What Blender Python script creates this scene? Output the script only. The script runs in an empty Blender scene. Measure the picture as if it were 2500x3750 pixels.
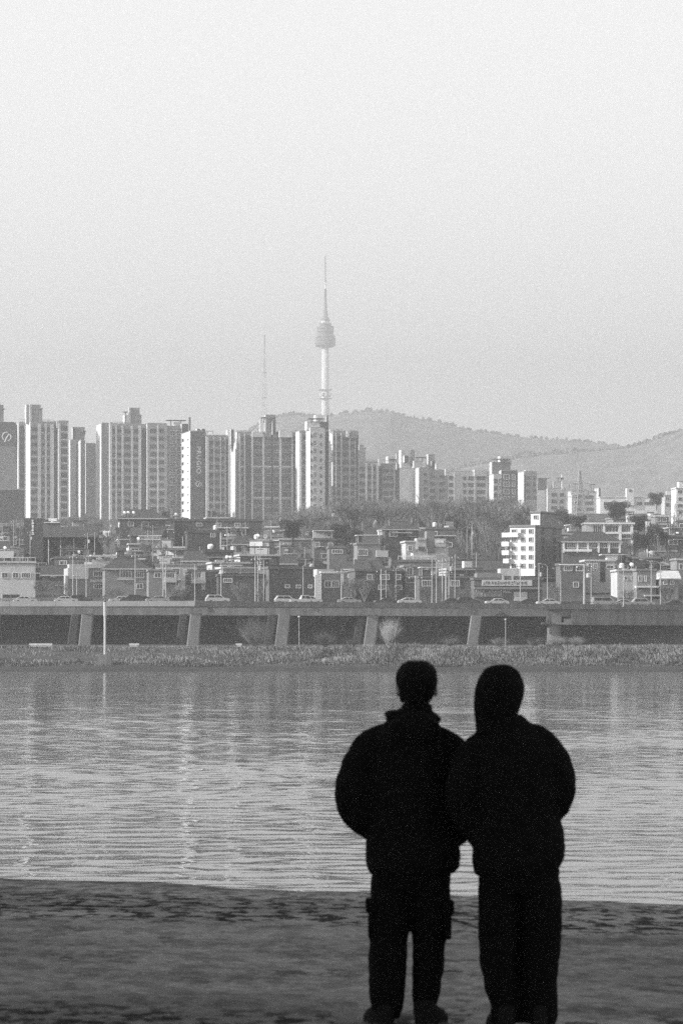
import bpy, math, random
import numpy as np
from mathutils import Vector, noise, Matrix
R = math.radians
random.seed(7)
S = bpy.context.scene
COL = S.collection

# ------------------------------------------------------------------ camera, sky, sun, exposure
F = 14063.0          # focal length in photograph pixels (135 mm on a 36 mm tall frame of 3750 px)
HY = 2412.0          # row of the horizon in the photograph
HC = 2.2             # camera height above the water
cam_d = bpy.data.cameras.new('camera')
cam = bpy.data.objects.new('camera', cam_d); COL.objects.link(cam)
cam.location = (0, 0, HC); cam.rotation_euler = (R(90), 0, 0)
cam_d.sensor_fit = 'VERTICAL'; cam_d.sensor_height = 36.0; cam_d.sensor_width = 24.0
cam_d.lens = 135.0
cam_d.shift_y = (HY - 1875.0) / 3750.0
cam_d.clip_start = 0.5; cam_d.clip_end = 40000
cam_d.dof.use_dof = True; cam_d.dof.focus_distance = 900; cam_d.dof.aperture_fstop = 11
S.camera = cam

SUN_AZ, SUN_EL = 14.0, 24.0     # sun stands to the left, a little on the camera's side
sun_from = Vector((-math.cos(R(SUN_AZ)) * math.cos(R(SUN_EL)), -math.sin(R(SUN_AZ)) * math.cos(R(SUN_EL)), math.sin(R(SUN_EL))))
W = bpy.data.worlds.new('World'); S.world = W; W.use_nodes = True
nt = W.node_tree; nt.nodes.clear()
sky = nt.nodes.new('ShaderNodeTexSky'); sky.sky_type = 'NISHITA'; sky.sun_disc = False
sky.sun_elevation = R(SUN_EL); sky.sun_rotation = math.atan2(sun_from.x, sun_from.y)
sky.altitude = 50; sky.air_density = 1.3; sky.dust_density = 0.4; sky.ozone_density = 1.0
bw = nt.nodes.new('ShaderNodeRGBToBW')        # the photograph is black and white
bg = nt.nodes.new('ShaderNodeBackground'); bg.inputs[1].default_value = 0.15
wo = nt.nodes.new('ShaderNodeOutputWorld')
nt.links.new(sky.outputs[0], bw.inputs[0]); nt.links.new(bw.outputs[0], bg.inputs[0]); nt.links.new(bg.outputs[0], wo.inputs[0])
sd = bpy.data.lights.new('sun', 'SUN'); sd.energy = 3.8; sd.angle = R(0.6); sd.color = (1, 1, 1)
so = bpy.data.objects.new('sun', sd); COL.objects.link(so)
so.rotation_euler = (-sun_from).to_track_quat('-Z', 'Y').to_euler(); so.location = (-200, -50, 200)
S.view_settings.view_transform = 'Standard'; S.view_settings.look = 'None'
S.view_settings.gamma = 1.0; S.view_settings.use_curve_mapping = False
S.view_settings.exposure = 1.24
S.render.engine = 'CYCLES'
S.cycles.use_denoising = False
S.cycles.max_bounces = 6; S.cycles.diffuse_bounces = 2; S.cycles.glossy_bounces = 2
S.cycles.sample_clamp_indirect = 2.0; S.cycles.caustics_reflective = False
S.cycles.volume_bounces = 2; S.cycles.transparent_max_bounces = 4
HAZE = 0.00027

# ------------------------------------------------------------------ materials (all greys)
M = {}
def mat(name, v, rough=0.85, var=0.12, scale=0.6, bump=0.0, stretch=(1, 1, 1), spec=0.3, detail=4.0, ior=None, bscale=None, world=True):
    m = bpy.data.materials.new(name); m.use_nodes = True
    n = m.node_tree.nodes; l = m.node_tree.links
    p = n['Principled BSDF']; p.inputs['Roughness'].default_value = rough
    p.inputs['Specular IOR Level'].default_value = spec
    if ior: p.inputs['IOR'].default_value = ior
    if var > 0 or bump > 0:
        g = n.new('ShaderNodeNewGeometry') if world else n.new('ShaderNodeTexCoord')
        mp = n.new('ShaderNodeMapping'); mp.inputs['Scale'].default_value = stretch
        l.new(g.outputs['Position' if world else 'Object'], mp.inputs[0])
        t = n.new('ShaderNodeTexNoise'); t.inputs['Scale'].default_value = scale; t.inputs['Detail'].default_value = detail
        t.inputs['Roughness'].default_value = 0.65
        l.new(mp.outputs[0], t.inputs['Vector'])
        r = n.new('ShaderNodeMapRange'); r.inputs[1].default_value = 0.25; r.inputs[2].default_value = 0.75
        r.inputs[3].default_value = v * (1 - var); r.inputs[4].default_value = v * (1 + var)
        l.new(t.outputs['Fac'], r.inputs[0]); l.new(r.outputs[0], p.inputs['Base Color'])
        if bump > 0:
            b = n.new('ShaderNodeBump'); b.inputs['Strength'].default_value = 1.0; b.inputs['Distance'].default_value = bump
            if bscale:
                t2 = n.new('ShaderNodeTexNoise'); t2.inputs['Scale'].default_value = bscale; t2.inputs['Detail'].default_value = 3
                l.new(mp.outputs[0], t2.inputs['Vector']); l.new(t2.outputs['Fac'], b.inputs['Height'])
            else:
                l.new(t.outputs['Fac'], b.inputs['Height'])
            l.new(b.outputs[0], p.inputs['Normal'])
    else:
        p.inputs['Base Color'].default_value = (v, v, v, 1)
    M[name] = m
    return m
wallk = dict(scale=0.5, stretch=(1, 1, 0.25), var=0.14)
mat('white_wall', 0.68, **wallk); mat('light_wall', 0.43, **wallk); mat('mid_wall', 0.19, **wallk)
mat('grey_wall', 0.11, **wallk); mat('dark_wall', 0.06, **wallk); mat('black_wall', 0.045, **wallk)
mat('brick_wall', 0.07, scale=0.8, var=0.3); mat('brick_light', 0.14, scale=0.8, var=0.25)
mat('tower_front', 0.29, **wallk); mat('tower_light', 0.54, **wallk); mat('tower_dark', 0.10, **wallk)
mat('frame', 0.62, rough=0.6, var=0); mat('frame_dark', 0.10, rough=0.6, var=0)
mat('glass', 0.045, rough=0.12, var=0.35, scale=0.35, spec=0.5)
mat('glass_tower', 0.07, rough=0.3, var=0.6, scale=0.3, spec=0.35)
mat('roof_tile', 0.055, rough=0.8, var=0.3, scale=1.5); mat('roof_slab', 0.11, var=0.4, scale=0.4)
mat('roof_pale', 0.55, var=0.2)
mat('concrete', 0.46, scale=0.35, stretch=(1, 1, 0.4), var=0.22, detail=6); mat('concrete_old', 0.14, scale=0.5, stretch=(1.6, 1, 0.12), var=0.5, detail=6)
mat('parapet_sunlit', 0.2, scale=0.35, stretch=(1, 1, 0.3), var=0.2, detail=6); mat('pier_grey', 0.15, scale=0.4, stretch=(1, 1, 0.4), var=0.3, detail=6)
mat('pier_shaded', 0.045, scale=0.4, var=0.3)
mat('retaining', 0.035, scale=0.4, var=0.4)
mat('asphalt', 0.05, var=0.2); mat('pole', 0.34, rough=0.5, var=0.1); mat('pole_dark', 0.12, rough=0.6, var=0.1)
mat('metal_white', 0.8, rough=0.4, var=0.05)
mat('paint_white', 0.45, rough=0.3, var=0, spec=0.5); mat('paint_silver', 0.28, rough=0.3, var=0, spec=0.5); mat('paint_dark', 0.03, rough=0.25, var=0, spec=0.5)
mat('car_glass', 0.02, rough=0.05, var=0, spec=0.5); mat('rubber', 0.02, var=0); mat('lamp_glass', 0.6, rough=0.2, var=0)
mat('bark', 0.07, var=0.3, scale=3); mat('twig', 0.14, var=0.3, scale=0.3); mat('twig_pale', 0.26, var=0.35, scale=0.8)
mat('needle', 0.045, var=0.4, scale=0.5)
mat('reed', 0.15, var=0.8, scale=0.16, stretch=(1, 0.4, 0.2), detail=5); mat('reed_dark', 0.10, var=0.5, scale=0.4)
mat('earth', 0.05, var=0.4, scale=0.15, detail=8); mat('mud', 0.03, var=0.3, scale=0.4)
mat('path', 0.42, var=0.12); mat('stone', 0.2, var=0.4, scale=3)
mat('hillside', 0.2, var=0.45, scale=0.03, detail=8)
mat('hillwood', 0.19, var=0.4, scale=0.04); mat('ntower_white', 0.85, var=0.05, scale=0.05); mat('ntower_grey', 0.28, var=0.1, scale=0.1); mat('ntower_dark', 0.14, var=0.1, scale=0.1)
mat('cloth_jacket', 0.006, rough=0.95, var=0.25, scale=14, bump=0.004, bscale=25, spec=0.03, world=False)
mat('cloth_trouser', 0.005, rough=0.95, var=0.25, scale=10, bump=0.004, bscale=18, spec=0.03, world=False)
mat('hair', 0.006, rough=0.8, var=0.3, scale=60, spec=0.05, bump=0.002, world=False); mat('skin', 0.25, rough=0.6, var=0.1, scale=10, world=False)
mat('shoe', 0.01, rough=0.85, var=0.2, scale=20, spec=0.03, world=False); mat('eye', 0.02, rough=0.2, var=0)
mat('ink', 0.05, var=0); mat('sign_pale', 0.5, var=0.1); mat('sign_white', 0.8, var=0.05)

# wet sand: dry and damp patches
def sand_mat():
    m = bpy.data.materials.new('sand'); m.use_nodes = True; n = m.node_tree.nodes; l = m.node_tree.links
    p = n['Principled BSDF']; p.inputs['Specular IOR Level'].default_value = 0.0
    g = n.new('ShaderNodeNewGeometry')
    def nz(scale, det, st=(1, 1, 1), ro=0.6):
        mp = n.new('ShaderNodeMapping'); mp.inputs['Scale'].default_value = st; l.new(g.outputs['Position'], mp.inputs[0])
        t = n.new('ShaderNodeTexNoise'); t.inputs['Scale'].default_value = scale; t.inputs['Detail'].default_value = det; t.inputs['Roughness'].default_value = ro
        l.new(mp.outputs[0], t.inputs['Vector']); return t.outputs['Fac']
    def mrange(src, a, b, c, d):
        r = n.new('ShaderNodeMapRange'); r.interpolation_type = 'SMOOTHSTEP'
        for i, v in enumerate((a, b, c, d)): r.inputs[i + 1].default_value = v
        l.new(src, r.inputs[0]); return r.outputs[0]
    def math_(op, a, b):
        q = n.new('ShaderNodeMath'); q.operation = op
        for i, v in enumerate((a, b)):
            if isinstance(v, float): q.inputs[i].default_value = v
            else: l.new(v, q.inputs[i])
        return q.outputs[0]
    patch = mrange(nz(2.0, 8, (2.6, 0.9, 1), 0.7), 0.47, 0.56, 0.0, 1.0)
    sep = n.new('ShaderNodeSeparateXYZ'); l.new(g.outputs['Position'], sep.inputs[0])
    s_ = math_('ADD', math_('MULTIPLY', sep.outputs['X'], 0.25), sep.outputs['Y'])          # runs up the beach from the water
    s_ = math_('ADD', s_, math_('MULTIPLY', nz(0.5, 3), 3.0))
    shore = math_('MULTIPLY', mrange(s_, 28.6, 31.0, 0.0, 1.0), mrange(s_, 33.5, 37.5, 1.0, 0.55))
    upper = mrange(s_, 21.6, 20.2, 0.0, 0.9)
    loose = mrange(nz(0.7, 3, (1.6, 1, 1)), 0.50, 0.68, 0.0, 0.75)
    zone = math_('MAXIMUM', math_('MAXIMUM', shore, upper), math_('MAXIMUM', loose, 0.38))
    damp = math_('MULTIPLY', patch, zone)
    band = mrange(nz(0.45, 4, (0.7, 1, 1)), 0.35, 0.65, 0.74, 1.2)
    grain = mrange(nz(9, 6, (1.5, 1, 1), 0.75), 0.35, 0.65, 0.72, 1.25)
    v = math_('MULTIPLY', math_('MULTIPLY', band, grain), 0.19)
    keep = math_('SUBTRACT', 1.0, math_('MULTIPLY', damp, 0.84))
    l.new(math_('MULTIPLY', v, keep), p.inputs['Base Color'])
    rr = math_('SUBTRACT', 0.9, math_('MULTIPLY', damp, 0.3)); l.new(rr, p.inputs['Roughness'])
    b = n.new('ShaderNodeBump'); b.inputs['Distance'].default_value = 0.02; b.inputs['Strength'].default_value = 0.6
    l.new(nz(6, 5), b.inputs['Height']); l.new(b.outputs[0], p.inputs['Normal'])
    M['sand'] = m
sand_mat()
def water_mat():
    m = bpy.data.materials.new('water'); m.use_nodes = True; n = m.node_tree.nodes; l = m.node_tree.links
    p = n['Principled BSDF']; p.inputs['Base Color'].default_value = (0.015, 0.015, 0.015, 1)
    p.inputs['Roughness'].default_value = 0.04; p.inputs['IOR'].default_value = 1.333
    g = n.new('ShaderNodeNewGeometry')
    prev = None
    sep = n.new('ShaderNodeSeparateXYZ'); l.new(g.outputs['Position'], sep.inputs[0])
    sa = n.new('ShaderNodeMath'); sa.operation = 'MULTIPLY_ADD'; sa.inputs[1].default_value = 0.64; l.new(sep.outputs['X'], sa.inputs[0]); l.new(sep.outputs['Y'], sa.inputs[2])
    calm = n.new('ShaderNodeMapRange'); calm.interpolation_type = 'SMOOTHSTEP'      # ripples die out in the shallows
    for i, v in enumerate((36.0, 46.0, 0.45, 1.0)): calm.inputs[i + 1].default_value = v
    l.new(sa.outputs[0], calm.inputs[0])
    ro = n.new('ShaderNodeMapRange')       # wind ruffles the open river
    for i, v in enumerate((45.0, 400.0, 0.04, 0.10)): ro.inputs[i + 1].default_value = v
    l.new(sa.outputs[0], ro.inputs[0]); l.new(ro.outputs[0], p.inputs['Roughness'])
    for sc, dist, st, det in ((1.4, 0.008, (0.9, 1, 1), 3), (4.5, 0.003, (0.9, 1, 1), 2)):
        mp = n.new('ShaderNodeMapping'); mp.inputs['Scale'].default_value = st; mp.inputs['Rotation'].default_value = (0, 0, 0.12)
        l.new(g.outputs['Position'], mp.inputs[0])
        t = n.new('ShaderNodeTexNoise'); t.inputs['Scale'].default_value = sc; t.inputs['Detail'].default_value = det
        l.new(mp.outputs[0], t.inputs['Vector'])
        b = n.new('ShaderNodeBump'); b.inputs['Strength'].default_value = 1.0; b.inputs['Distance'].default_value = dist
        l.new(t.outputs['Fac'], b.inputs['Height']); l.new(calm.outputs[0], b.inputs['Strength'])
        if prev: l.new(prev, b.inputs['Normal'])
        prev = b.outputs[0]
    l.new(prev, p.inputs['Normal'])
    M['water'] = m
water_mat()

# ------------------------------------------------------------------ helpers
def PX(px, Y): return (px - 1250.0) * Y / F
def PZ(py, Y): return HC - (py - HY) * Y / F
class MB:
    def __init__(s): s.v = []; s.f = []; s.m = []
    def add(s, vs, fs, mi=0):
        o = len(s.v); s.v += [tuple(v) for v in vs]; s.f += [tuple(i + o for i in f) for f in fs]; s.m += [mi] * len(fs)
    def box(s, x0, x1, y0, y1, z0, z1, mi=0, ms=None):
        vs = [(x0,y0,z0),(x1,y0,z0),(x1,y1,z0),(x0,y1,z0),(x0,y0,z1),(x1,y0,z1),(x1,y1,z1),(x0,y1,z1)]
        fs = [(0,3,2,1),(4,5,6,7),(0,1,5,4),(1,2,6,5),(2,3,7,6),(3,0,4,7)]   # bottom top front right back left
        o = len(s.v); s.v += vs; s.f += [tuple(i + o for i in f) for f in fs]; s.m += (ms or [mi] * 6)
        return s
    def tube(s, p0, p1, r0, r1, n=6, mi=0, cap=True):
        p0 = Vector(p0); p1 = Vector(p1); d = (p1 - p0)
        if d.length < 1e-6: return s
        d.normalize(); a = d.orthogonal().normalized(); b = d.cross(a)
        vs = []
        for p, r in ((p0, r0), (p1, r1)):
            for k in range(n):
                t = 2 * math.pi * k / n; vs.append(p + a * math.cos(t) * r + b * math.sin(t) * r)
        fs = [(k, (k + 1) % n, n + (k + 1) % n, n + k) for k in range(n)]
        if cap: fs += [tuple(range(n - 1, -1, -1)), tuple(range(n, 2 * n))]
        s.add(vs, fs, mi); return s
    def lathe(s, prof, n=20, mi=0, c=(0, 0)):
        vs = []
        for r, z in prof:
            for k in range(n):
                t = 2 * math.pi * k / n; vs.append((c[0] + r * math.cos(t), c[1] + r * math.sin(t), z))
        fs = []
        for j in range(len(prof) - 1):
            for k in range(n):
                fs.append((j*n+k, j*n+(k+1)%n, (j+1)*n+(k+1)%n, (j+1)*n+k))
        fs += [tuple(range(n - 1, -1, -1)), tuple((len(prof)-1)*n + k for k in range(n))]
        s.add(vs, fs, mi); return s
    def loft(s, rings, mi=0):
        n = len(rings[0]); vs = [p for r in rings for p in r]; fs = []
        for j in range(len(rings) - 1):
            for k in range(n): fs.append((j*n+k, j*n+(k+1)%n, (j+1)*n+(k+1)%n, (j+1)*n+k))
        fs += [tuple(range(n - 1, -1, -1)), tuple((len(rings)-1)*n + k for k in range(n))]
        s.add(vs, fs, mi); return s
    def prism(s, poly, y0, y1, mi=0):      # poly in x,z, extruded along y
        n = len(poly)
        vs = [(x, y0, z) for x, z in poly] + [(x, y1, z) for x, z in poly]
        fs = [tuple(range(n)), tuple(range(2*n-1, n-1, -1))] + [(k, n + k, n + (k+1) % n, (k+1) % n) for k in range(n)]
        s.add(vs, fs, mi); return s
    def mesh(s, name, mats, smooth=False):
        me = bpy.data.meshes.new(name); me.from_pydata(s.v, [], s.f)
        for m in mats: me.materials.append(M[m])
        if len(mats) > 1: me.polygons.foreach_set('material_index', s.m)
        if smooth: me.polygons.foreach_set('use_smooth', [True] * len(s.f))
        me.update(); return me
    def build(s, name, mats, parent=None, smooth=False, loc=None):
        if isinstance(mats, str): mats = [mats]
        return inst(name, s.mesh(name, mats, smooth), parent, loc)
def inst(name, me, parent=None, loc=None, rz=0.0, sc=None):
    o = bpy.data.objects.new(name, me); COL.objects.link(o)
    if parent: o.parent = parent
    if loc: o.location = loc
    if rz: o.rotation_euler = (0, 0, rz)
    if sc: o.scale = sc
    return o
def tag(o, label, cat, group=None):
    o['label'] = label; o['category'] = cat
    if group: o['group'] = group
    return o
def thing(name, label, cat, loc=(0, 0, 0), rz=0.0, group=None):
    o = bpy.data.objects.new(name, None); COL.objects.link(o); o.empty_display_size = 0.5
    o.location = loc; o.rotation_euler = (0, 0, rz)
    return tag(o, label, cat, group)
def struct(name, mb, m, smooth=False, kind='structure'):
    o = mb.build(name, m, None, smooth); o['kind'] = kind; return o
def lerp(t, pts):
    if t <= pts[0][0]: return pts[0][1]
    for (a, va), (b, vb) in zip(pts, pts[1:]):
        if t <= b: return va + (vb - va) * (t - a) / (b - a)
    return pts[-1][1]
ZT = [(560, -3), (640, -0.6), (646, 0.08), (651, 0.6), (662, 1.3), (676, 3.1), (690, 4.05), (742, 4.6), (775, 5.2), (777, 10.2), (800, 12.0), (900, 20), (1000, 27.5), (1100, 33),
      (1200, 37.5), (1300, 41.5), (1400, 46), (1900, 74), (2600, 78), (4200, 78), (9000, 80)]
def zt(x, y): return lerp(y, ZT)

# ------------------------------------------------------------------ ground, water, sand, hills
g = MB(); ys = [600, 640, 643, 646, 648.5, 651, 656, 662, 669, 676, 683, 690, 700, 720, 742, 760, 774.9, 777, 790] + list(range(800, 1400, 20)) + list(range(1400, 2700, 100)) + [3000, 3600, 4200, 5200, 6500, 8500]
xs = [-3000, -1500, -900, -600, -400, -250] + list(range(-180, 181, 6)) + [250, 400, 600, 900, 1500, 3000]
vs = []
for y in ys:
    for x in xs:
        z = zt(x, y)
        if 640 < y < 700: z += 0.35 * noise.noise((x * 0.12, y * 0.1, 0)) + 0.15 * noise.noise((x * 0.6, y * 0.3, 3))
        yy = y
        if 640 <= y <= 662: yy = y - x * 0.12 + 2.5 * noise.noise((x * 0.03, 0, 5)) + 0.5 * noise.noise((x * 0.3, 0, 8))
        if abs(x) > 200: yy = y
        vs.append((x, yy, z))
nx = len(xs)
fs = [(j*nx+i, j*nx+i+1, (j+1)*nx+i+1, (j+1)*nx+i) for j in range(len(ys)-1) for i in range(nx-1)]
fm = [1 if ys[j] < 656 else 0 for j in range(len(ys)-1) for i in range(nx-1)]
g.v = vs; g.f = fs; g.m = fm
struct('ground', g, ['earth', 'mud'])
def waves():
    """the river: a real rippled surface where it is in view, a flat sheet for the rest of its width"""
    ys = [33.0]
    while ys[-1] < 662: ys.append(ys[-1] + .045 + .0009 * ys[-1])
    ys = np.array(ys); nc = 301
    u = np.linspace(-1, 1, nc); X = u[None, :] * (9 + ys[:, None] * .1); Y = np.repeat(ys[:, None], nc, 1)
    Z = np.zeros_like(X); rg = np.random.RandomState(5); nw = 72
    sp = .045 + .0009 * Y; F2 = np.zeros_like(X); s_ = Y + .64 * X
    calm = (.72 + .28 * np.clip((s_ - 37) / 26, 0, 1) ** 1.2) * (1 - .62 * np.clip((s_ - 50) / 150, 0, 1) ** .8)
    gust = 1 + .0 * X
    for k in range(14):     # uneven patches of wind
        a = rg.uniform(0, 6.28); L = rg.uniform(3, 60); gust += .09 * np.sin(2 * np.pi * (X * math.cos(a) * 1.6 + Y * math.sin(a)) / L + rg.uniform(0, 6.28))
    for k in range(nw):
        L = .22 * (1.6 / .22) ** (k / (nw - 1)) * rg.uniform(.9, 1.1); a = math.pi / 2 + rg.normal(0, 1.0); kk = 2 * math.pi / L
        amp = .048 * math.sqrt(2.0 / nw) / kk * (L / .5) ** -.25
        fade = np.clip((L / sp - 2.2) / 2.0, 0, 1); F2 += fade ** 2
        Z += amp * fade * np.sin(kk * (X * math.cos(a) + Y * math.sin(a)) + rg.uniform(0, 6.28))
    Z *= calm * np.clip(gust, .25, 2) / np.clip(np.sqrt(F2 / nw), .5, 1)
    edge = np.clip((1 - np.abs(u)) * 12, 0, 1)[None, :]; Z = Z * edge
    n, m = X.shape; V = np.stack([X, Y, Z], -1).reshape(-1, 3).tolist()
    idx = np.arange(n * m).reshape(n, m)
    Fc = np.stack([idx[:-1, :-1], idx[:-1, 1:], idx[1:, 1:], idx[1:, :-1]], -1).reshape(-1, 4).tolist()
    b = MB(); b.v = [tuple(v) for v in V]; b.f = [tuple(f) for f in Fc]; b.m = [0] * len(Fc)
    b.add([(-3000, 20, -.35), (3000, 20, -.35), (3000, 700, -.35), (-3000, 700, -.35)], [(0, 1, 2, 3)])
    struct('river_water', b, 'water', True)
waves()
# sand beach, sloping to a slanting waterline  s = y + 0.64 x
def sand_z(x, y):
    s_ = y + 0.64 * x
    return (36.3 - s_) * 0.0255
g = MB(); NX, NY = 120, 200; vs = []
for j in range(NY + 1):
    s_ = -40 + 92 * (j / NY) ** 0.75
    for i in range(NX + 1):
        u = i / NX * 2 - 1; x = 60 * u * abs(u) ** 1.2
        y = s_ - 0.64 * x
        z = (36.3 - s_) * 0.0255 + 0.012 * noise.noise((x * 0.8, y * 0.5, 0)) + 0.006 * noise.noise((x * 2.5, y * 1.6, 2))
        vs.append((x, y, z))
g.v = vs; g.f = [(j*(NX+1)+i, j*(NX+1)+i+1, (j+1)*(NX+1)+i+1, (j+1)*(NX+1)+i) for j in range(NY) for i in range(NX)]; g.m = [0] * len(g.f)
struct('sand_beach', g, 'sand', True)
# wooded hill behind the city
ridge = [(-4000, 1640), (300, 1650), (760, 1640), (850, 1606), (910, 1572), (950, 1535), (1000, 1503), (1040, 1497), (1100, 1503), (1180, 1516), (1270, 1515), (1350, 1514), (1420, 1522), (1500, 1546), (1600, 1564), (1700, 1586), (1800, 1597), (1900, 1606), (2000, 1612), (2200, 1618), (2400, 1626), (2700, 1640), (5500, 1660)]
ridge2 = [(1300, 1900), (1500, 1760), (1700, 1690), (1900, 1655), (2100, 1640), (2250, 1630), (2330, 1615), (2400, 1597), (2450, 1578), (2500, 1562), (2600, 1530), (2800, 1480), (3300, 1440), (4200, 1500), (5500, 1700)]
def hill(name, Yr, dep, rd, x0, x1, step, seed):
    h = MB(); xs = []; x = x0
    while x <= x1: xs.append(x); x += step
    ys = [-dep + (dep + 250) * k / 150 for k in range(151)]
    for yv in ys:
        t = min(1, abs(yv) / dep); prof = 0.5 + 0.5 * math.cos(math.pi * t)
        for xv in xs:
            zr = PZ(lerp(1250 + xv * F / Yr, rd) + 26, Yr); yw = Yr + yv
            z = 70 + (zr - 70) * prof * (1 + 0.12 * noise.noise((xv * 0.003, yw * 0.003, seed)) * (1 if t > 0.08 else 0.3))
            z += (8.0 if t < .06 else 3.0) * noise.noise((xv * 0.022, yw * 0.022, seed)) + (4.2 if t < .06 else 1.2) * noise.noise((xv * 0.1, yw * 0.09, seed + 4))
            h.v.append((xv, yw, z if yv > -dep else 60))
    n = len(xs)
    h.f = [(j*n+i, j*n+i+1, (j+1)*n+i+1, (j+1)*n+i) for j in range(len(ys)-1) for i in range(n-1)]; h.m = [0] * len(h.f)
    struct(name, h, 'hillside')
    f = MB(); rq = random.Random(int(seed))
    for _ in range(3600):            # trees on the crest and down the near side
        i = rq.randrange(1, n - 1); j = rq.randrange(116, 134); x, y, z = h.v[j * n + i]; t_ = rq.uniform(2, 5.5)
        x += rq.uniform(-3, 3)
        for _k in range(3):
            a = rq.uniform(0, 3.14); w_ = rq.uniform(2.2, 4.4); dx, dy = math.cos(a) * w_, math.sin(a) * w_; c = rq.uniform(-.6, .6)
            f.add([(x - dx, y - dy, z + t_ * .25), (x - dx * .2, y - dy * .2, z - 1.5), (x + dx * .2, y + dy * .2, z - 1.5), (x + dx, y + dy, z + t_ * .35), (x + dx * .5 + c, y + dy * .5, z + t_ * .85), (x + c, y, z + t_)], [(0, 1, 2, 3, 4, 5)])
    o = struct('hill_forest', f, 'hillwood', kind='stuff'); o['label'] = 'leafless forest covering the hazy hill'; o['category'] = 'forest'
hill('hill', 6300, 1400, ridge, -520, 1080, 5.2, 1.0)
hill('hill', 5200, 1250, ridge2, -100, 920, 5.0, 9.0)
# unseen deck added above and behind the camera to shade people and sand
op = thing('shade_deck', 'wide unseen concrete deck on thick piers, added to shade the sand beach', 'shade_deck', (0, 0, 0))
b = MB()
def sxy(s_, x): return (x, s_ - 0.64 * x)
q = [sxy(-48, -80), sxy(-48, 24), sxy(9.6, 24), sxy(9.6, -80)]
vs = [(x, y, 14.0) for x, y in q] + [(x, y, 15.6) for x, y in q]
b.add(vs, [(3, 2, 1, 0), (4, 5, 6, 7), (0, 1, 5, 4), (1, 2, 6, 5), (2, 3, 7, 6), (3, 0, 4, 7)]); b.build('deck', 'concrete_old', op)
for x in (-48, -22, 14):
    for s_ in (-30, 2):
        px_, py_ = sxy(s_, x); b = MB(); b.lathe([(0.9, sand_z(px_, py_) - 1), (0.9, 12.6), (1.5, 14.01)], 16, c=(px_, py_)); b.build('pier', 'concrete_old', op)

# ------------------------------------------------------------------ elevated expressway
EX0, EX1 = -14.0 - 55, 75.0
def road(px):       # centre of the near edge at a photograph column: world x, y, road level
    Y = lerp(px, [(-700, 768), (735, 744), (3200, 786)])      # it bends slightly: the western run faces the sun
    z = lerp(px, [(-700, 13.2), (735, 12.98), (2500, 12.62), (3200, 12.5)])
    return PX(px, Y), Y, z
ex = thing('expressway', 'long elevated concrete expressway on slanting piers above the far river bank', 'expressway', (0, 700, 0))
def run(px0, px1, zlo, zhi, ylo, yhi, name, m, steps=1, parent=ex):
    b = MB()
    for k in range(steps):
        a = px0 + (px1 - px0) * k / steps; c = px0 + (px1 - px0) * (k + 1) / steps
        xa, ya, za = road(a); xc, yc, zc = road(c); ya -= 700; yc -= 700
        vs = [(xa, ya+ylo, za+zlo), (xc, yc+ylo, zc+zlo), (xc, yc+yhi, zc+zlo), (xa, ya+yhi, za+zlo), (xa, ya+ylo, za+zhi), (xc, yc+ylo, zc+zhi), (xc, yc+yhi, zc+zhi), (xa, ya+yhi, za+zhi)]
        b.add(vs, [(0,3,2,1),(4,5,6,7),(0,1,5,4),(1,2,6,5),(2,3,7,6),(3,0,4,7)])
    return b.build(name, m, parent)
run(-700, 3200, -0.55, -0.02, 0.35, 20, 'road_deck', 'asphalt')
px = -640.0; k = 0
while px < 3100:                       # parapet panels with open joints
    run(px, px + 168, -0.62, 0.42, 0, 0.34, 'parapet', 'parapet_sunlit' if px + 100 < 735 else 'concrete_old')  # western panels coloured paler, adding sunlight to their concrete
    px += 169.2; k += 1
run(-700, 3200, -0.02, 0.75, 9.6, 9.9, 'median_barrier', 'concrete_old')
run(-700, 3200, 0.0, 0.8, 19.6, 19.98, 'far_parapet', 'concrete_old')
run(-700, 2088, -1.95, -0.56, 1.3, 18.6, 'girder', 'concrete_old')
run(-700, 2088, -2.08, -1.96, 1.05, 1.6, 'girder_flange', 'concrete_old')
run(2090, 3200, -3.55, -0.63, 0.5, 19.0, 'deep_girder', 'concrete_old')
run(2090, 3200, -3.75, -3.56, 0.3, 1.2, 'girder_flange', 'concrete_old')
def pier(pxt0, pxt1, pxb0, pxb1, pyb, dy, dep, m='pier_grey'):
    xt, yt, zr = road((pxt0 + pxt1) / 2); Y = yt + dy; k = Y / F
    z1 = zr - 2.0; z0 = min(PZ(pyb, Y), 4.6) - 0.6
    b = MB(); rings = []
    for px0, px1, z in ((pxb0, pxb1, z0), (pxt0, pxt1, z1)):
        x0 = PX(px0, Y); x1 = PX(px1, Y); c = 0.18
        rings.append([(x0 + c, Y-700, z), (x1 - c, Y-700, z), (x1, Y-700 + c, z), (x1, Y-700 + dep, z), (x0, Y-700 + dep, z), (x0, Y-700 + c, z)])
    b.loft(rings); b.build('pier', m, ex)
for t0, t1, b0, b1, pb in ((-42, 2, -60, -16, 2362), (300, 342, 286, 332, 2362), (697, 738, 682, 728, 2365), (1020, 1064, 1004, 1050, 2368), (1345, 1386, 1328, 1374, 2368), (1724, 1764, 1706, 1748, 2368), (2560, 2610, 2550, 2605, 2368)):
    pier(t0, t1, b0, b1, pb, 2.2, 2.2); pier(t0 - 38, t1 - 50, b0 - 42, b1 - 54, pb, 15.5, 2.0, 'pier_shaded')  # rear row coloured darker to stand in for shade under the road
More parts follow.
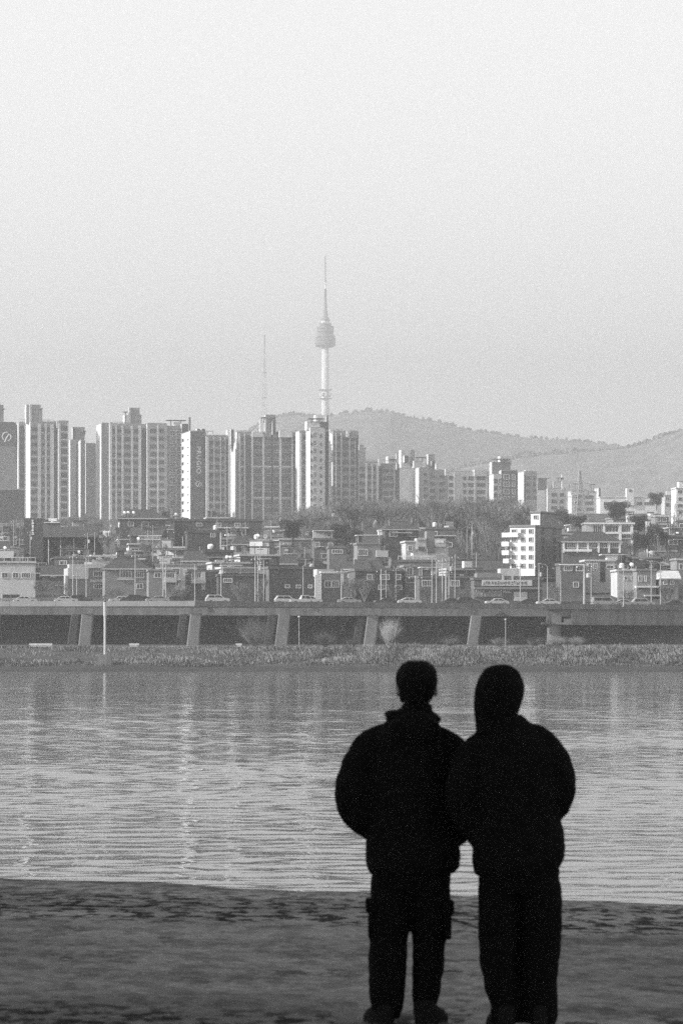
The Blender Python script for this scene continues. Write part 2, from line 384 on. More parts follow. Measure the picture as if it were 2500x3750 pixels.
# capped round pier where the deeper girder starts
x, Y, zr = road(2030); b = MB()
b.lathe([(1.75, 3.6), (1.45, 6.8), (1.35, 9.0)], 18, c=(x, Y - 700 + 3)); b.build('pier', 'pier_grey', ex)
b = MB(); b.box(x - 2.6, x + 3.6, Y - 700 + 1.2, Y - 700 + 5, 9.0, 9.45); b.box(x - 1.6, x + 1.4, Y - 700 + 1.6, Y - 700 + 4.6, 9.45, zr - 2.1); b.build('pier_cap', 'concrete_old', ex)
b = MB(); b.box(x + 1.9, x + 3.5, Y - 700 + 1.3, Y - 700 + 3, 9.45, 10.2); b.build('bearing_block', 'pier_grey', ex)
# retaining wall behind the piers, its concrete darkened to stand in for shade
rw = MB(); rw.box(-220, 220, 775.5, 777.5, 4.2, 12.4); o = rw.build('retaining_wall', 'retaining'); tag(o, 'concrete retaining wall coloured dark for the shade beneath the expressway', 'wall')
# riverside path, light strips
for (a, b_, y0, y1, hh) in ((-220, 70, 690.5, 692.5, 0.05), (70, 220, 689, 692, 0.05)):
    p = MB(); p.add([(a, y0, zt(0, y0) + 0.42), (b_, y0, zt(0, y0) + 0.42), (b_, y1, zt(0, y1) + 0.42), (a, y1, zt(0, y1) + 0.42)], [(0, 1, 2, 3)]); struct('path', p, 'path')
b = MB(); b.box(62.5, 75, 696, 698, 3.6, 5.0); b.box(62.5, 64, 694.5, 697, 3.6, 5.2)
tag(b.build('culvert_wall', 'concrete_old'), 'low concrete culvert wall at the edge of the riverside path', 'wall')

# ------------------------------------------------------------------ windows and walls
WC = {}
def win_mesh(w, h, fr, gl, nm=1, bar=0.09, hb=False):
    k = (round(w, 1), round(h, 1), fr, gl, nm, bar, hb)
    if k in WC: return WC[k]
    w, h = max(k[0], .3), max(k[1], .3)
    b = MB(); x0, x1 = -w / 2, w / 2
    b.box(x0, x1, -0.04, 0.0, 0, h, 1)
    b.box(x0 - bar, x0 + bar * .5, -0.16, -0.001, -bar, h + bar, 0); b.box(x1 - bar * .5, x1 + bar, -0.16, -0.001, -bar, h + bar, 0)
    b.box(x0 + bar * .5, x1 - bar * .5, -0.158, -0.001, -bar, bar * .4, 0); b.box(x0 + bar * .5, x1 - bar * .5, -0.158, -0.001, h - bar * .4, h + bar, 0)
    for i in range(nm):
        c = x0 + w * (i + 1) / (nm + 1); b.box(c - bar * .4, c + bar * .4, -0.12, -0.002, bar * .4, h - bar * .4, 0)
    if hb: b.box(x0 + bar * .5, x1 - bar * .5, -0.11, -0.002, h * .4 - bar * .4, h * .4 + bar * .4, 0)
    WC[k] = b.mesh('window', [fr, gl]); return WC[k]
BC = {}
def box_mesh(nm, w, d, h, m):
    k = (nm, round(w, 2), round(d, 2), round(h, 2), m)
    if k not in BC:
        b = MB(); b.box(-w / 2, w / 2, -d, 0, 0, h); BC[k] = b.mesh(nm, [m])
    return BC[k]

TH = R(12)
KT = 1.25                # the towers stand on the far side of the ridge
FH = 2.85 * KT
def tower(label, Y, secs, roofs=(), group='apartment towers on the ridge', base=1905, th=TH, zb=None, name='apartment_tower', extra=None):
    Y *= KT; xr = PX(secs[0]['x'][0], Y); zb = zt(0, Y) - 2 if zb is None else zb
    root = thing(name, label, 'apartment tower', (xr, Y, zb), th, group)
    ct, st_ = math.cos(-th), math.sin(-th)
    def loc(wx, wy): dx, dy = wx - xr, wy - Y; return dx * ct - dy * st_, dx * st_ + dy * ct
    for s in secs:
        x0, x1 = s['x']; Yc = Y + KT * s.get('dy', 0.0); az = math.atan((x0 - 1250) / F); k = Yc / F
        lx, ly = loc(PX(x0, Yc), Yc); Wd = (x1 - x0) * k / math.cos(th + az)
        side = s.get('side', 0); D = s.get('D') or (max(4.0, side * k / max(math.sin(th + az), .05)) if side else 9.0)
        zt_ = PZ(s['top'], Yc) - zb
        fm, sm = s.get('front', 'tower_front'), s.get('sidem', 'tower_light')  # default side paler than front, putting sun and shade into the tones
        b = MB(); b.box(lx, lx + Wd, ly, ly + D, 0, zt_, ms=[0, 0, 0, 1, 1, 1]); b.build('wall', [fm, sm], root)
        if s.get('par', True):       # roof parapet frame
            b = MB(); b.box(lx + .2, lx + Wd - .2, ly + .25, ly + D - .3, zt_, zt_ + .45); b.build('parapet', 'tower_light' if s.get('lp') else 'tower_front', root)
        bays = s.get('bays') or [('n', 1)]; tot = sum(bw_ for _, bw_ in bays); cx = lx
        zlow = PZ(s.get('base', base) + 12, Yc) - zb
        for t, bw_ in bays:
            wv = Wd * bw_ / tot; mid = cx + wv / 2
            if t == 'p':
                b = MB(); b.box(cx + .05, cx + wv - .05, ly - 0.45, ly - .003, 0, zt_ - 0.6); b.build('pilaster', 'tower_light', root)
            elif t == 'd':
                b = MB(); b.box(cx + .04, cx + wv - .04, ly - 0.05, ly - .004, 0, zt_ - 1.6); b.build('recess_panel', 'tower_dark', root)
            elif t == 'g':
                b = MB(); b.box(cx + .04, cx + wv - .04, ly - 0.06, ly - .004, 0, zt_ - 0.8); b.build('groove_panel', 'dark_wall', root)
            if t in 'wWbdsB':
                z = zt_ - 1.5 - FH + .94; kf = 0
                while z > zlow:
                    yo = ly - (0.055 if t == 'd' else 0.004)
                    if t == 'w': me = win_mesh(wv * .82, 1.95, 'tower_front', 'glass_tower', 1 if wv < 3.2 else 2)
                    elif t == 'W': me = win_mesh(wv * .72, 2.2, 'frame', 'glass_tower', 1, .2, True)
                    elif t == 'd': me = win_mesh(wv * .7, 1.6, 'tower_dark', 'glass', 1)
                    elif t == 's': me = win_mesh(min(wv * .6, 1.25), 1.25, 'frame_dark', 'glass', 0)
                    else: me = win_mesh(wv * .88, 2.1, 'tower_front', 'glass_tower', 3 if wv > 3 else 1)
                    inst('window', me, root, (mid, yo, z))
                    if t in 'bB':
                        pale = t == 'b' or kf % 4 == 3
                        inst('spandrel', box_mesh('spandrel', wv * .97, .22, .52 if pale else .38, 'tower_light' if pale else 'tower_dark'), root, (mid, ly - .002, z - .9))
                    elif t == 'w' and kf % 4 == 3:
                        inst('spandrel', box_mesh('spandrel', wv * .97, .2, .4, 'tower_light'), root, (mid, ly - .002, z - .94))
                    z -= FH; kf += 1
            cx += wv
        for fr, wd_, hh, st in s.get('lwin', ()):     # windows on the sunlit side wall
            z = zt_ - 1.2 - FH + 1.2; me = win_mesh(wd_, hh, 'frame_dark', 'glass', 0)
            while z > zlow:
                o = inst('window', me, root, (lx - .004, ly + D * fr, z), -math.pi / 2); z -= FH
    for r in roofs:
        t, x0, x1, y0, y1, m, dy = r
        Yc = Y + KT * dy; k = Yc / F; az = math.atan((x0 - 1250) / F); lx, ly = loc(PX(x0, Yc), Yc); Wd = (x1 - x0) * k / math.cos(th + az)
        z1 = PZ(y0, Yc) - zb; z0 = PZ(y1, Yc) - zb
        if t == 'box':
            b = MB(); b.box(lx, lx + Wd, ly, ly + 5.0, z0 - 0.5, z1, ms=[0, 0, 0, 0, 0, 1]); b.build('roof_house', [m, 'tower_light'], root)  # left face coloured paler in place of sun on it
        elif t == 'fin':
            b = MB(); b.box(lx, lx + Wd, ly, ly + 1.2, z0 - .5, z1); b.build('roof_fin', m, root)
        elif t == 'plate':
            b = MB(); b.box(lx, lx + Wd, ly - 1.5, ly + 2.5, z1 - .35, z1)
            for fx in (.25, .75): b.tube((lx + Wd * fx, ly + .5, z0 - .5), (lx + Wd * fx, ly + .5, z1 - .34), .18, .18, 5)
            b.build('roof_plate', m, root)
        elif t == 'disc':
            c = lx + Wd / 2; b = MB(); b.lathe([(Wd * .25, z1 - .3), (Wd * .5, z1 - .1), (Wd * .5, z1), (.1, z1 + .2)], 14, c=(c, ly)); b.tube((c, ly, z0 - .5), (c, ly, z1 - .2), .22, .22, 6); b.build('roof_antenna', m, root)
        elif t == 'rail':
            b = MB(); n = max(2, int(Wd / 2.0))
            for i in range(n + 1): b.box(lx + Wd * i / n - .1, lx + Wd * i / n + .1, ly, ly + .2, z0 - .3, z1 - .2)
            b.box(lx - .1, lx + Wd + .1, ly - .02, ly + .22, z1 - .2, z1); b.build('roof_frame', m, root)
    if extra: extra(root, loc, zb)
    return root

def evaluate(o):
    """mesh of one object with its modifiers, worked out in a scene of its own so that the big scene is not updated"""
    t = bpy.data.scenes.new('workbench'); t.collection.objects.link(o)
    with bpy.context.temp_override(scene=t, view_layer=t.view_layers[0]):
        dg = bpy.context.evaluated_depsgraph_get(); me = bpy.data.meshes.new_from_object(o.evaluated_get(dg))
    bpy.data.objects.remove(o); bpy.data.scenes.remove(t); return me
def emblem(root, lx, ly, z, r, m='sign_white'):
    """a ring broken in two with a leaf-like tick across it"""
    b = MB()
    def arc(a0, a1, n, sx=1.0):
        pts = [(lx + r * sx * math.cos(R(a0 + (a1 - a0) * i / n)), z + r * math.sin(R(a0 + (a1 - a0) * i / n))) for i in range(n + 1)]
        for (xa, za), (xb, zb_) in zip(pts, pts[1:]): b.tube((xa, ly - .15, za), (xb, ly - .15, zb_), r * .09, r * .09, 5)
    arc(75, 230, 10); arc(-75, 20, 6)
    pts = [(-.42, -1.2), (-.3, -.85), (.0, -.2), (.35, .3), (.62, .55), (.85, .4), (.98, .0)]
    for (xa, za), (xb, zb_) in zip(pts, pts[1:]): b.tube((lx + xa * r, ly - .15, z + za * r), (lx + xb * r, ly - .15, z + zb_ * r), r * .11, r * .11, 5)
    b.build('emblem', m, root)
def text_mesh(txt, size, m, ext=.06):
    c = bpy.data.curves.new('lettering', 'FONT'); c.body = txt; c.size = size; c.extrude = ext; c.space_character = 1.15
    o = bpy.data.objects.new('lettering_source', c)
    me = evaluate(o); me.materials.clear(); me.materials.append(M[m]); me.name = 'lettering'; return me

# ---- the towers, from the photograph's columns
def ex0(root, loc, zb):
    Yc = 1415 * KT; lx, ly = loc(PX(-60, Yc), Yc); Wd = 120 * Yc / F; b = MB()
    b.box(lx, lx + Wd, ly - .5, ly - .01, PZ(1627, Yc) - zb, PZ(1546, Yc) - zb); b.build('sign_panel', 'tower_dark', root)
    e, _ = loc(PX(27, Yc), Yc); emblem(root, e, ly - .45, PZ(1598, Yc) - zb, 16 * Yc / F)
tower('grey apartment tower with a round emblem on its dark top panel', 1415, [dict(x=(-90, 60), top=1550, bays=[('n', 1)], front='mid_wall', par=False)],
      [('box', -40, 14, 1482, 1550, 'tower_front', 4), ('fin', -10, 3, 1478, 1500, 'tower_front', 3), ('disc', 4, 22, 1497, 1512, 'tower_dark', 2), ('rail', 14, 52, 1545, 1552, 'tower_dark', 1)], extra=ex0)
tower('low dark grey block standing before the tower with the round emblem', 1330, [dict(x=(-80, 90), top=1793, bays=[('n', 1)], front='dark_wall', side=0)], (), base=1900, th=R(5), name='apartment_block')
tower('tall apartment tower with two bright sunlit wall strips and stepped roof house', 1400,
      [dict(x=(112, 198), top=1546, side=17, bays=[('w', 28), ('p', 11), ('w', 14), ('p', 7), ('w', 12), ('p', 14)]),
       dict(x=(69, 96), top=1548, side=9, dy=14, bays=[('n', 3), ('d', 19), ('p', 5)], base=1800), dict(x=(197.5, 216), top=1545, dy=2.5, bays=[('d', 1)]),
       dict(x=(215, 252), top=1543, dy=.4, side=3, bays=[('p', 8), ('b', 26), ('p', 4)])],
      [('box', 97, 150, 1481, 1546, 'tower_front', 3), ('fin', 109, 117, 1481, 1540, 'tower_light', 2), ('box', 148, 156, 1507, 1546, 'tower_front', 3), ('plate', 150, 157, 1495, 1510, 'tower_dark', 3),
       ('rail', 72, 92, 1533, 1550, 'tower_light', 5), ('rail', 158, 197, 1537, 1548, 'tower_front', .6), ('fin', 209, 216, 1541, 1563, 'tower_light', .2), ('rail', 219, 251, 1540, 1546, 'tower_front', .8)])
tower('narrow apartment tower with thin bright edges tucked beside the stepped tower', 1450,
      [dict(x=(258, 286), top=1612, side=5, bays=[('n', 22), ('d', 6)], base=1925), dict(x=(296, 313), top=1613, side=7, dy=-6, bays=[('n', 1)], base=1920)],
      [('box', 269, 311, 1563, 1612, 'tower_front', 4), ('fin', 268, 272, 1563, 1612, 'tower_dark', 3), ('plate', 303, 315, 1578, 1590, 'tower_dark', 3)])
tower('plain shaded apartment tower in the gap between two window-fronted towers', 1520, [dict(x=(315, 352), top=1625, bays=[('n', 1)], side=2, front='mid_wall', base=1925)], [('box', 330, 352, 1628, 1660, 'tower_light', 2)])
tower('wide apartment tower with a bright end wall and a mast plate beside its roof house', 1400,
      [dict(x=(372, 402), top=1551, side=19, bays=[('n', 1)], front='mid_wall', base=1880),
       dict(x=(402, 518), top=1553, dy=-.8, side=2, bays=[('p', 9), ('w', 12), ('p', 6), ('w', 16), ('p', 8), ('w', 27), ('p', 8), ('w', 19), ('p', 11)], base=1870), dict(x=(517, 541), top=1556, dy=2.2, bays=[('d', 1)], base=1880),
       dict(x=(540, 612), top=1552, dy=.3, bays=[('n', 6), ('w', 29), ('p', 5), ('w', 22), ('n', 8)], base=1890)],
      [('box', 478, 512, 1493, 1556, 'tower_front', 3), ('fin', 473, 479, 1493, 1556, 'tower_light', 2), ('box', 471, 479, 1518, 1556, 'tower_front', 2), ('box', 511, 519, 1518, 1560, 'tower_front', 3), ('box', 457, 470, 1520, 1552, 'tower_light', 2), ('disc', 448, 472, 1508, 1552, 'tower_dark', 1),
       ('fin', 402, 409, 1545, 1582, 'tower_light', -.9), ('rail', 411, 470, 1545, 1556, 'tower_front', 0), ('rail', 542, 600, 1549, 1557, 'tower_front', 1)])
def ex7(root, loc, zb):
    Yc = 1385 * KT; k = Yc / F; lx, ly = loc(PX(697, Yc), Yc)
    me = text_mesh('PRUGIO', 2.4, 'sign_white'); e, _ = loc(PX(722, Yc), Yc)
    o = bpy.data.objects.new('lettering', me); COL.objects.link(o); o.parent = root
    ws = [v.co.x for v in me.vertices]; L = max(ws) - min(ws); sc = (1732 - 1634) * k / L
    hs = [v.co.y for v in me.vertices]; hh = max(hs) - min(hs)
    # letters stand on the wall and read from top to bottom
    o.matrix_local = Matrix.Translation((e, ly - .2, PZ(1634, Yc) - zb)) @ Matrix(((0, 1, 0, 0), (0, 0, -1, 0), (-1, 0, 0, 0), (0, 0, 0, 1))) @ Matrix.Diagonal((sc, 15 * k / hh, 1, 1))
    e, _ = loc(PX(729, Yc), Yc); emblem(root, e, ly - .05, PZ(1772, Yc) - zb, 9.5 * k)
    # balcony ledge strip on the white side wall
tower('corner apartment tower with white side wall and vertical white lettering on dark front', 1385,
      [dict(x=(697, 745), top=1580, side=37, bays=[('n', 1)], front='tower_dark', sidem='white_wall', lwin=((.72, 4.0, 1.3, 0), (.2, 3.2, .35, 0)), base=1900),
       dict(x=(606, 662), top=1562, dy=23, bays=[('n', 14), ('W', 25), ('W', 16)], front='tower_front', base=1900),
       dict(x=(745, 756), top=1584, dy=1.6, bays=[('d', 1)]), dict(x=(755, 836), top=1597, dy=.6, bays=[('p', 10), ('w', 17), ('p', 3), ('w', 20), ('p', 3), ('w', 14), ('p', 3), ('d', 9)])],
      [('plate', 609, 680, 1538, 1566, 'tower_dark', 25), ('box', 640, 665, 1546, 1580, 'tower_light', 25), ('box', 666, 692, 1552, 1580, 'tower_dark', 22), ('fin', 692, 699, 1527, 1578, 'mid_wall', 6),
       ('rail', 700, 780, 1577, 1586, 'tower_dark', .5), ('box', 722, 733, 1570, 1586, 'tower_dark', 3), ('box', 739, 752, 1570, 1586, 'tower_dark', 3), ('rail', 757, 832, 1592, 1602, 'tower_front', 1)], extra=ex7)
tower('slim sunlit apartment block between the lettered tower and the broad balconied tower', 1440,
      [dict(x=(861, 888), top=1620, side=16, bays=[('p', 8), ('n', 8), ('p', 8)], base=1900)], [('box', 846, 857, 1572, 1625, 'tower_dark', 2), ('box', 834, 848, 1574, 1640, 'white_wall', 3)])
tower('broad apartment tower with tall balcony window bays between pale pilasters', 1395,
      [dict(x=(868, 1096), top=1583, side=3, bays=[('n', 6), ('p', 7), ('w', 12), ('p', 6), ('d', 20), ('p', 8), ('B', 33), ('p', 8), ('B', 25), ('g', 7), ('B', 22), ('p', 9), ('B', 36), ('p', 7), ('d', 22)])],
      [('box', 975, 1010, 1518, 1586, 'tower_front', 3), ('fin', 971, 976, 1518, 1586, 'tower_light', 2), ('fin', 951, 962, 1540, 1580, 'white_wall', 2), ('plate', 955, 972, 1528, 1545, 'tower_dark', 2), ('plate', 999, 1008, 1529, 1545, 'tower_dark', 2), ('box', 998, 1010, 1542, 1588, 'tower_dark', 1.5),
       ('box', 1024, 1070, 1578, 1597, 'tower_light', .3), ('box', 925, 962, 1580, 1596, 'tower_light', .3), ('rail', 1072, 1096, 1575, 1586, 'tower_front', 1), ('rail', 868, 920, 1576, 1586, 'tower_front', 1)])
tower('pale apartment tower with few small windows under a flat roof plate', 1380,
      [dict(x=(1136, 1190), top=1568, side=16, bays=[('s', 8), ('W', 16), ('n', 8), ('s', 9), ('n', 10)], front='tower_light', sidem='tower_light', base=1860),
       dict(x=(1096, 1138), top=1580, dy=9, bays=[('p', 8), ('w', 14), ('p', 6), ('w', 14)]), dict(x=(1189, 1204), top=1575, dy=3, bays=[('g', 1)])],
      [('box', 1124, 1172, 1542, 1570, 'white_wall', 2), ('box', 1156, 1196, 1519, 1570, 'white_wall', 5), ('box', 1172, 1200, 1545, 1580, 'tower_dark', 3), ('box', 1194, 1203, 1521, 1580, 'tower_front', 5), ('plate', 1128, 1184, 1532, 1545, 'tower_dark', 1)])
tower('apartment tower with one long bright side wall and fine vertical pilasters', 1400,
      [dict(x=(1218, 1312), top=1580, side=13, bays=[('n', 2), ('w', 8), ('p', 4), ('w', 14), ('p', 5), ('w', 25), ('p', 4), ('w', 17), ('p', 3), ('d', 10)], base=1870)],
      [('fin', 1207, 1217, 1571, 1582, 'white_wall', .5), ('rail', 1220, 1254, 1571, 1584, 'tower_front', .5), ('fin', 1269, 1278, 1577, 1597, 'white_wall', -.3), ('fin', 1238, 1246, 1575, 1584, 'white_wall', 1), ('box', 1282, 1308, 1579, 1600, 'tower_front', .2)])
tower('distant hazy apartment tower stepped down behind the pilastered tower', 1700, [dict(x=(1312, 1338), top=1650, bays=[('n', 1)], base=1760)], [('box', 1314, 1332, 1628, 1655, 'tower_front', 3), ('plate', 1330, 1338, 1640, 1652, 'tower_dark', 2)])
tower('lower apartment slab with pale pilasters beside the taller pilastered tower', 1480,
      [dict(x=(1312, 1386), top=1692, bays=[('w', 22), ('p', 6), ('w', 12), ('p', 5), ('w', 10), ('p', 8)], base=1850), dict(x=(1385, 1462), top=1700, dy=2, bays=[('d', 12), ('w', 22), ('w', 14), ('p', 4), ('d', 14)], base=1850)],
      [('fin', 1386, 1394, 1681, 1702, 'white_wall', 1), ('rail', 1314, 1380, 1683, 1694, 'tower_front', 1), ('rail', 1398, 1450, 1684, 1702, 'tower_front', 2), ('box', 1420, 1448, 1671, 1702, 'tower_light', 6), ('fin', 1450, 1455, 1660, 1716, 'tower_light', 1), ('plate', 1424, 1446, 1681, 1690, 'tower_dark', 1)])
tower('pale blank-walled apartment tower with a bright cube roof house', 1520,
      [dict(x=(1462, 1522), top=1716, bays=[('n', 1)], front='tower_light', base=1840), dict(x=(1533, 1570), top=1714, side=13, dy=-7, bays=[('n', 12), ('w', 14), ('n', 6)], base=1840, front='tower_front')],
      [('box', 1468, 1502, 1647, 1720, 'tower_light', 5), ('box', 1500, 1518, 1647, 1716, 'tower_front', 6), ('box', 1480, 1494, 1668, 1690, 'tower_dark', 3), ('plate', 1520, 1556, 1674, 1688, 'tower_dark', 1), ('box', 1515, 1545, 1687, 1716, 'tower_light', 2), ('box', 1567, 1592, 1663, 1730, 'tower_front', 5), ('box', 1582, 1592, 1688, 1704, 'tower_dark', 3)])
tower('grey apartment slab behind bare trees with a bright parapet fin', 1560, [dict(x=(1570, 1640), top=1722, bays=[('w', 22), ('n', 8), ('w', 22), ('n', 10)], base=1830)], [('fin', 1629, 1637, 1716, 1738, 'white_wall', -1), ('box', 1596, 1606, 1700, 1724, 'tower_light', 2)])
tower('long pale apartment slab with wide window bays above the bare trees', 1600,
      [dict(x=(1640, 1804), top=1728, side=3, bays=[('w', 22), ('p', 6), ('n', 30), ('w', 14), ('n', 6), ('w', 24), ('p', 8), ('w', 40), ('p', 8), ('d', 20)], front='tower_light', base=1850)],
      [('rail', 1660, 1735, 1720, 1732, 'tower_front', 1), ('box', 1736, 1780, 1720, 1740, 'tower_light', 1)])
tower('dark apartment tower with white-framed windows under a jutting roof plate', 1500,
      [dict(x=(1834, 1894), top=1724, bays=[('n', 6), ('W', 26), ('n', 6), ('W', 14), ('n', 8)], front='tower_dark', base=1850), dict(x=(1806, 1835), top=1738, dy=-.5, bays=[('b', 14), ('W', 12)], front='tower_light', base=1850)],
      [('box', 1800, 1868, 1692, 1740, 'mid_wall', 3), ('box', 1830, 1872, 1670, 1700, 'tower_light', 5), ('plate', 1804, 1866, 1680, 1694, 'tower_dark', 2)])
tower('hazy apartment tower with a single bright vertical edge', 1650, [dict(x=(1917, 1964), top=1728, side=22, bays=[('d', 5), ('w', 14), ('n', 4), ('w', 12)], base=1840)], [('box', 1924, 1950, 1722, 1732, 'tower_light', 1)])
tower('pale apartment tower with a white corner post on its roof beside the pylon', 1650, [dict(x=(2004, 2070), top=1790, side=9, bays=[('n', 10), ('w', 22), ('n', 6), ('w', 16), ('n', 5)], front='tower_light', base=1880)],
      [('box', 2024, 2060, 1762, 1795, 'tower_light', 2), ('fin', 2056, 2064, 1738, 1790, 'white_wall', 1), ('plate', 2036, 2060, 1749, 1764, 'tower_dark', 1), ('box', 1972, 2000, 1755, 1790, 'tower_front', 9), ('plate', 1970, 2010, 1751, 1758, 'tower_dark', 9)])
tower('faint apartment block seen through the lattice pylon', 1800, [dict(x=(2092, 2198), top=1800, bays=[('n', 8), ('w', 26), ('n', 10), ('w', 36), ('n', 8), ('w', 14)], front='tower_light', base=1870), dict(x=(2190, 2198), top=1788, dy=-1.5, bays=[('n', 1)], front='tower_dark', base=1870)],
      [('plate', 2100, 2118, 1771, 1802, 'tower_dark', 1), ('plate', 2160, 2178, 1773, 1802, 'tower_dark', 1)])

# ------------------------------------------------------------------ houses and low buildings on the slope
def house(label, x, top, Y, th=8.0, D=9.0, wall='mid_wall', side=None, roof='flat', wins=None, auto=None, extras=(), cat='house', group=None, name='house', zb=None, deep=True, roofm=None, fr='frame', bands=None):
    th = R(th); xr = PX(x[0], Y); zb = (zt(0, Y) - 1.5) if zb is None else zb
    root = thing(name, label, cat, (xr, Y, zb), th, group)
    k = Y / F; az = math.atan((x[0] - 1250) / F); ca = math.cos(th + az)
    Wd = (x[1] - x[0]) * k / ca; H = PZ(top, Y) - zb
    lx = lambda px: (px - x[0]) * k / ca
    lz = lambda py: PZ(py, Y) - zb
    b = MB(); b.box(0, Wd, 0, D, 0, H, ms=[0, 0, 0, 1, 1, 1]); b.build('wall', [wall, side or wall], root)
    if roof == 'flat':
        b = MB(); b.box(-.25, Wd + .25, -.25, D + .25, H, H + .16); b.build('roof', roofm or 'roof_slab', root)
        b = MB(); ph = .55
        b.box(-.2, Wd + .2, -.2, 0, H + .16, H + ph); b.box(-.2, Wd + .2, D, D + .2, H + .16, H + ph); b.box(-.2, 0, .002, D - .002, H + .16, H + ph - .01); b.box(Wd, Wd + .2, .002, D - .002, H + .16, H + ph - .01)
        b.build('parapet', side or wall, root)
    elif roof in ('hip', 'gable'):
        rh = min(2.6, D * .26); o_ = .55; ins = min(Wd * .3, D * .45) if roof == 'hip' else 0.0
        v = [(-o_, -o_, H), (Wd + o_, -o_, H), (Wd + o_, D + o_, H), (-o_, D + o_, H), (-o_ + ins, D / 2, H + rh), (Wd + o_ - ins, D / 2, H + rh)]
        b = MB(); b.add([(a, c, d - .18) for a, c, d in v[:4]] + v, [(0, 3, 2, 1), (0, 1, 5, 4), (1, 2, 6, 5), (2, 3, 7, 6), (3, 0, 4, 7), (4, 5, 9, 8), (6, 7, 8, 9), (5, 6, 9), (7, 4, 8)])
        rf = b.build('roof', roofm or 'roof_tile', root)
        b = MB(); b.tube(v[4], v[5], .14, .14, 6); b.build('ridge_cap', 'roof_tile', rf)
        b = MB(); b.box(-o_, Wd + o_, -o_ - .1, -o_ - .005, H - .24, H + .02); b.build('eaves_board', 'light_wall', rf)
    if auto:
        n, cols = auto; fh = 2.7
        for f in range(n):
            z = H - .5 - 1.35 - f * fh
            if z < 0: break
            for c in range(cols):
                if random.random() < .12: continue
                ww = min(Wd / cols * .62, random.choice((1.2, 1.6, 2.0, 2.4)))
                inst('window', win_mesh(ww, random.choice((1.1, 1.3)), random.choice(('frame', 'frame', 'frame_dark', 'mid_wall')), 'glass', 1), root, (Wd * (c + .5) / cols, -.004, z))
        if random.random() < .6:
            z = H - .5 - 1.35
            inst('window', win_mesh(1.1, 1.0, 'frame', 'glass', 1), root, (-.004, D * .5, z), -math.pi / 2)
    for (y0, y1, cols) in (wins or ()):
        for (a, c) in cols:
            wm = inst('window', win_mesh((c - a) * k, (y1 - y0) * k, fr, 'glass', 1 if (c - a) < 26 else 3), root, (lx((a + c) / 2), -.004, lz(y1)))
    for (y0, y1, m, pr, a, c) in (bands or ()):
        b = MB(); b.box(lx(a), lx(c), -pr, -.003, lz(y1), lz(y0)); b.build('wall_band', m, root)
    for e in extras:
        t = e[0]
        if t == 'tank':
            c = Wd * e[1]; b = MB(); b.lathe([(.52, H + .9), (.56, H + 1.1), (.56, H + 1.8), (.36, H + 2.0), (.1, H + 2.06)], 12, c=(c, D * .5)); b.build('water_tank', e[2] if len(e) > 2 else 'light_wall', root)
            b = MB()
            for dx in (-.36, .36):
                for dy in (-.36, .36): b.box(c + dx - .06, c + dx + .06, D * .5 + dy - .06, D * .5 + dy + .06, H + .16, H + .95)
            b.build('tank_stand', 'pole_dark', root)
        elif t == 'stair':
            a, c, hh = e[1:4]; b = MB(); b.box(Wd * a, Wd * c, D * .35, D * .8, H + .1, H + hh); b.box(Wd * a - .2, Wd * c + .2, D * .35 - .2, D * .8 + .2, H + hh, H + hh + .18, 1); b.build('stair_house', [e[4] if len(e) > 4 else wall, 'roof_slab'], root)
        elif t == 'rail':
            b = MB(); n = max(3, int(Wd / 1.6))
            for i in range(n + 1): b.box(Wd * i / n - .05, Wd * i / n + .05, -.12, -.02, H + .5, H + 1.3)
            b.box(-.05, Wd + .05, -.13, -.01, H + 1.3, H + 1.42); b.build('roof_railing', e[1] if len(e) > 1 else 'frame', root)
        elif t == 'canopy':
            a, c = e[1:3]; b = MB()
            for i in (a, c):
                for yy in (.5, D * .6): b.box(Wd * i - .07, Wd * i + .07, yy, yy + .14, H + .1, H + 2.3)
            b.box(Wd * a - .4, Wd * c + .4, .1, D * .6 + .5, H + 2.3, H + 2.48); b.build('roof_canopy', e[3] if len(e) > 3 else 'roof_pale', root)
        elif t == 'dish':
            c = Wd * e[1]; b = MB(); b.lathe([(.05, 0), (.3, .05), (.5, .16), (.52, .2), (.3, .1), (.05, .06)], 12); me = b.mesh('satellite_dish', ['metal_white'])
            o = inst('satellite_dish', me, root, (c, .6, H + 1.5)); o.rotation_euler = (R(-60), 0, R(-35)); b = MB(); b.tube((c, .6, H), (c, .7, H + 1.5), .05, .05, 5); b.build('dish_mast', 'pole', root)
        elif t == 'balcony':
            py, a, c = e[1:4]; z = lz(py); b = MB(); b.box(lx(a), lx(c), -1.1, -.01, z - .18, z); b.box(lx(a), lx(c), -1.1, -1.0, z, z + .9); b.box(lx(a), lx(a) + .1, -.99, -.01, z, z + .9); b.box(lx(c) - .1, lx(c), -.99, -.01, z, z + .9); b.build('balcony', e[4] if len(e) > 4 else 'light_wall', root)
        elif t == 'box':
            a, c, y0, y1, m, dy = e[1:7]; b = MB(); b.box(lx(a), lx(c), dy, dy + (e[7] if len(e) > 7 else 3.0), lz(y1), lz(y0)); b.build(e[8] if len(e) > 8 else 'upper_storey', m, root)
        elif t == 'rwin': inst('window', win_mesh(1.3, 1.1, 'grey_wall', 'glass', 1), root, (Wd + .004, D * e[2], lz(e[1] + 8)), math.pi / 2)
        elif t == 'post':
            a, c, y0, y1, m = e[1:6]; b = MB(); b.box(lx(a), lx(c), -.35, -.004, lz(y1), lz(y0)); b.build('post', m, root)
        elif t == 'antenna':
            c = Wd * e[1]; b = MB(); b.tube((c, D * .4, H), (c, D * .4, H + 2.6), .04, .03, 5)
            for q in range(3): b.box(c - .5 + q * .1, c + .5 - q * .1, D * .4 - .02, D * .4 + .02, H + 1.7 + q * .35, H + 1.74 + q * .35)
            b.build('antenna', 'pole', root)
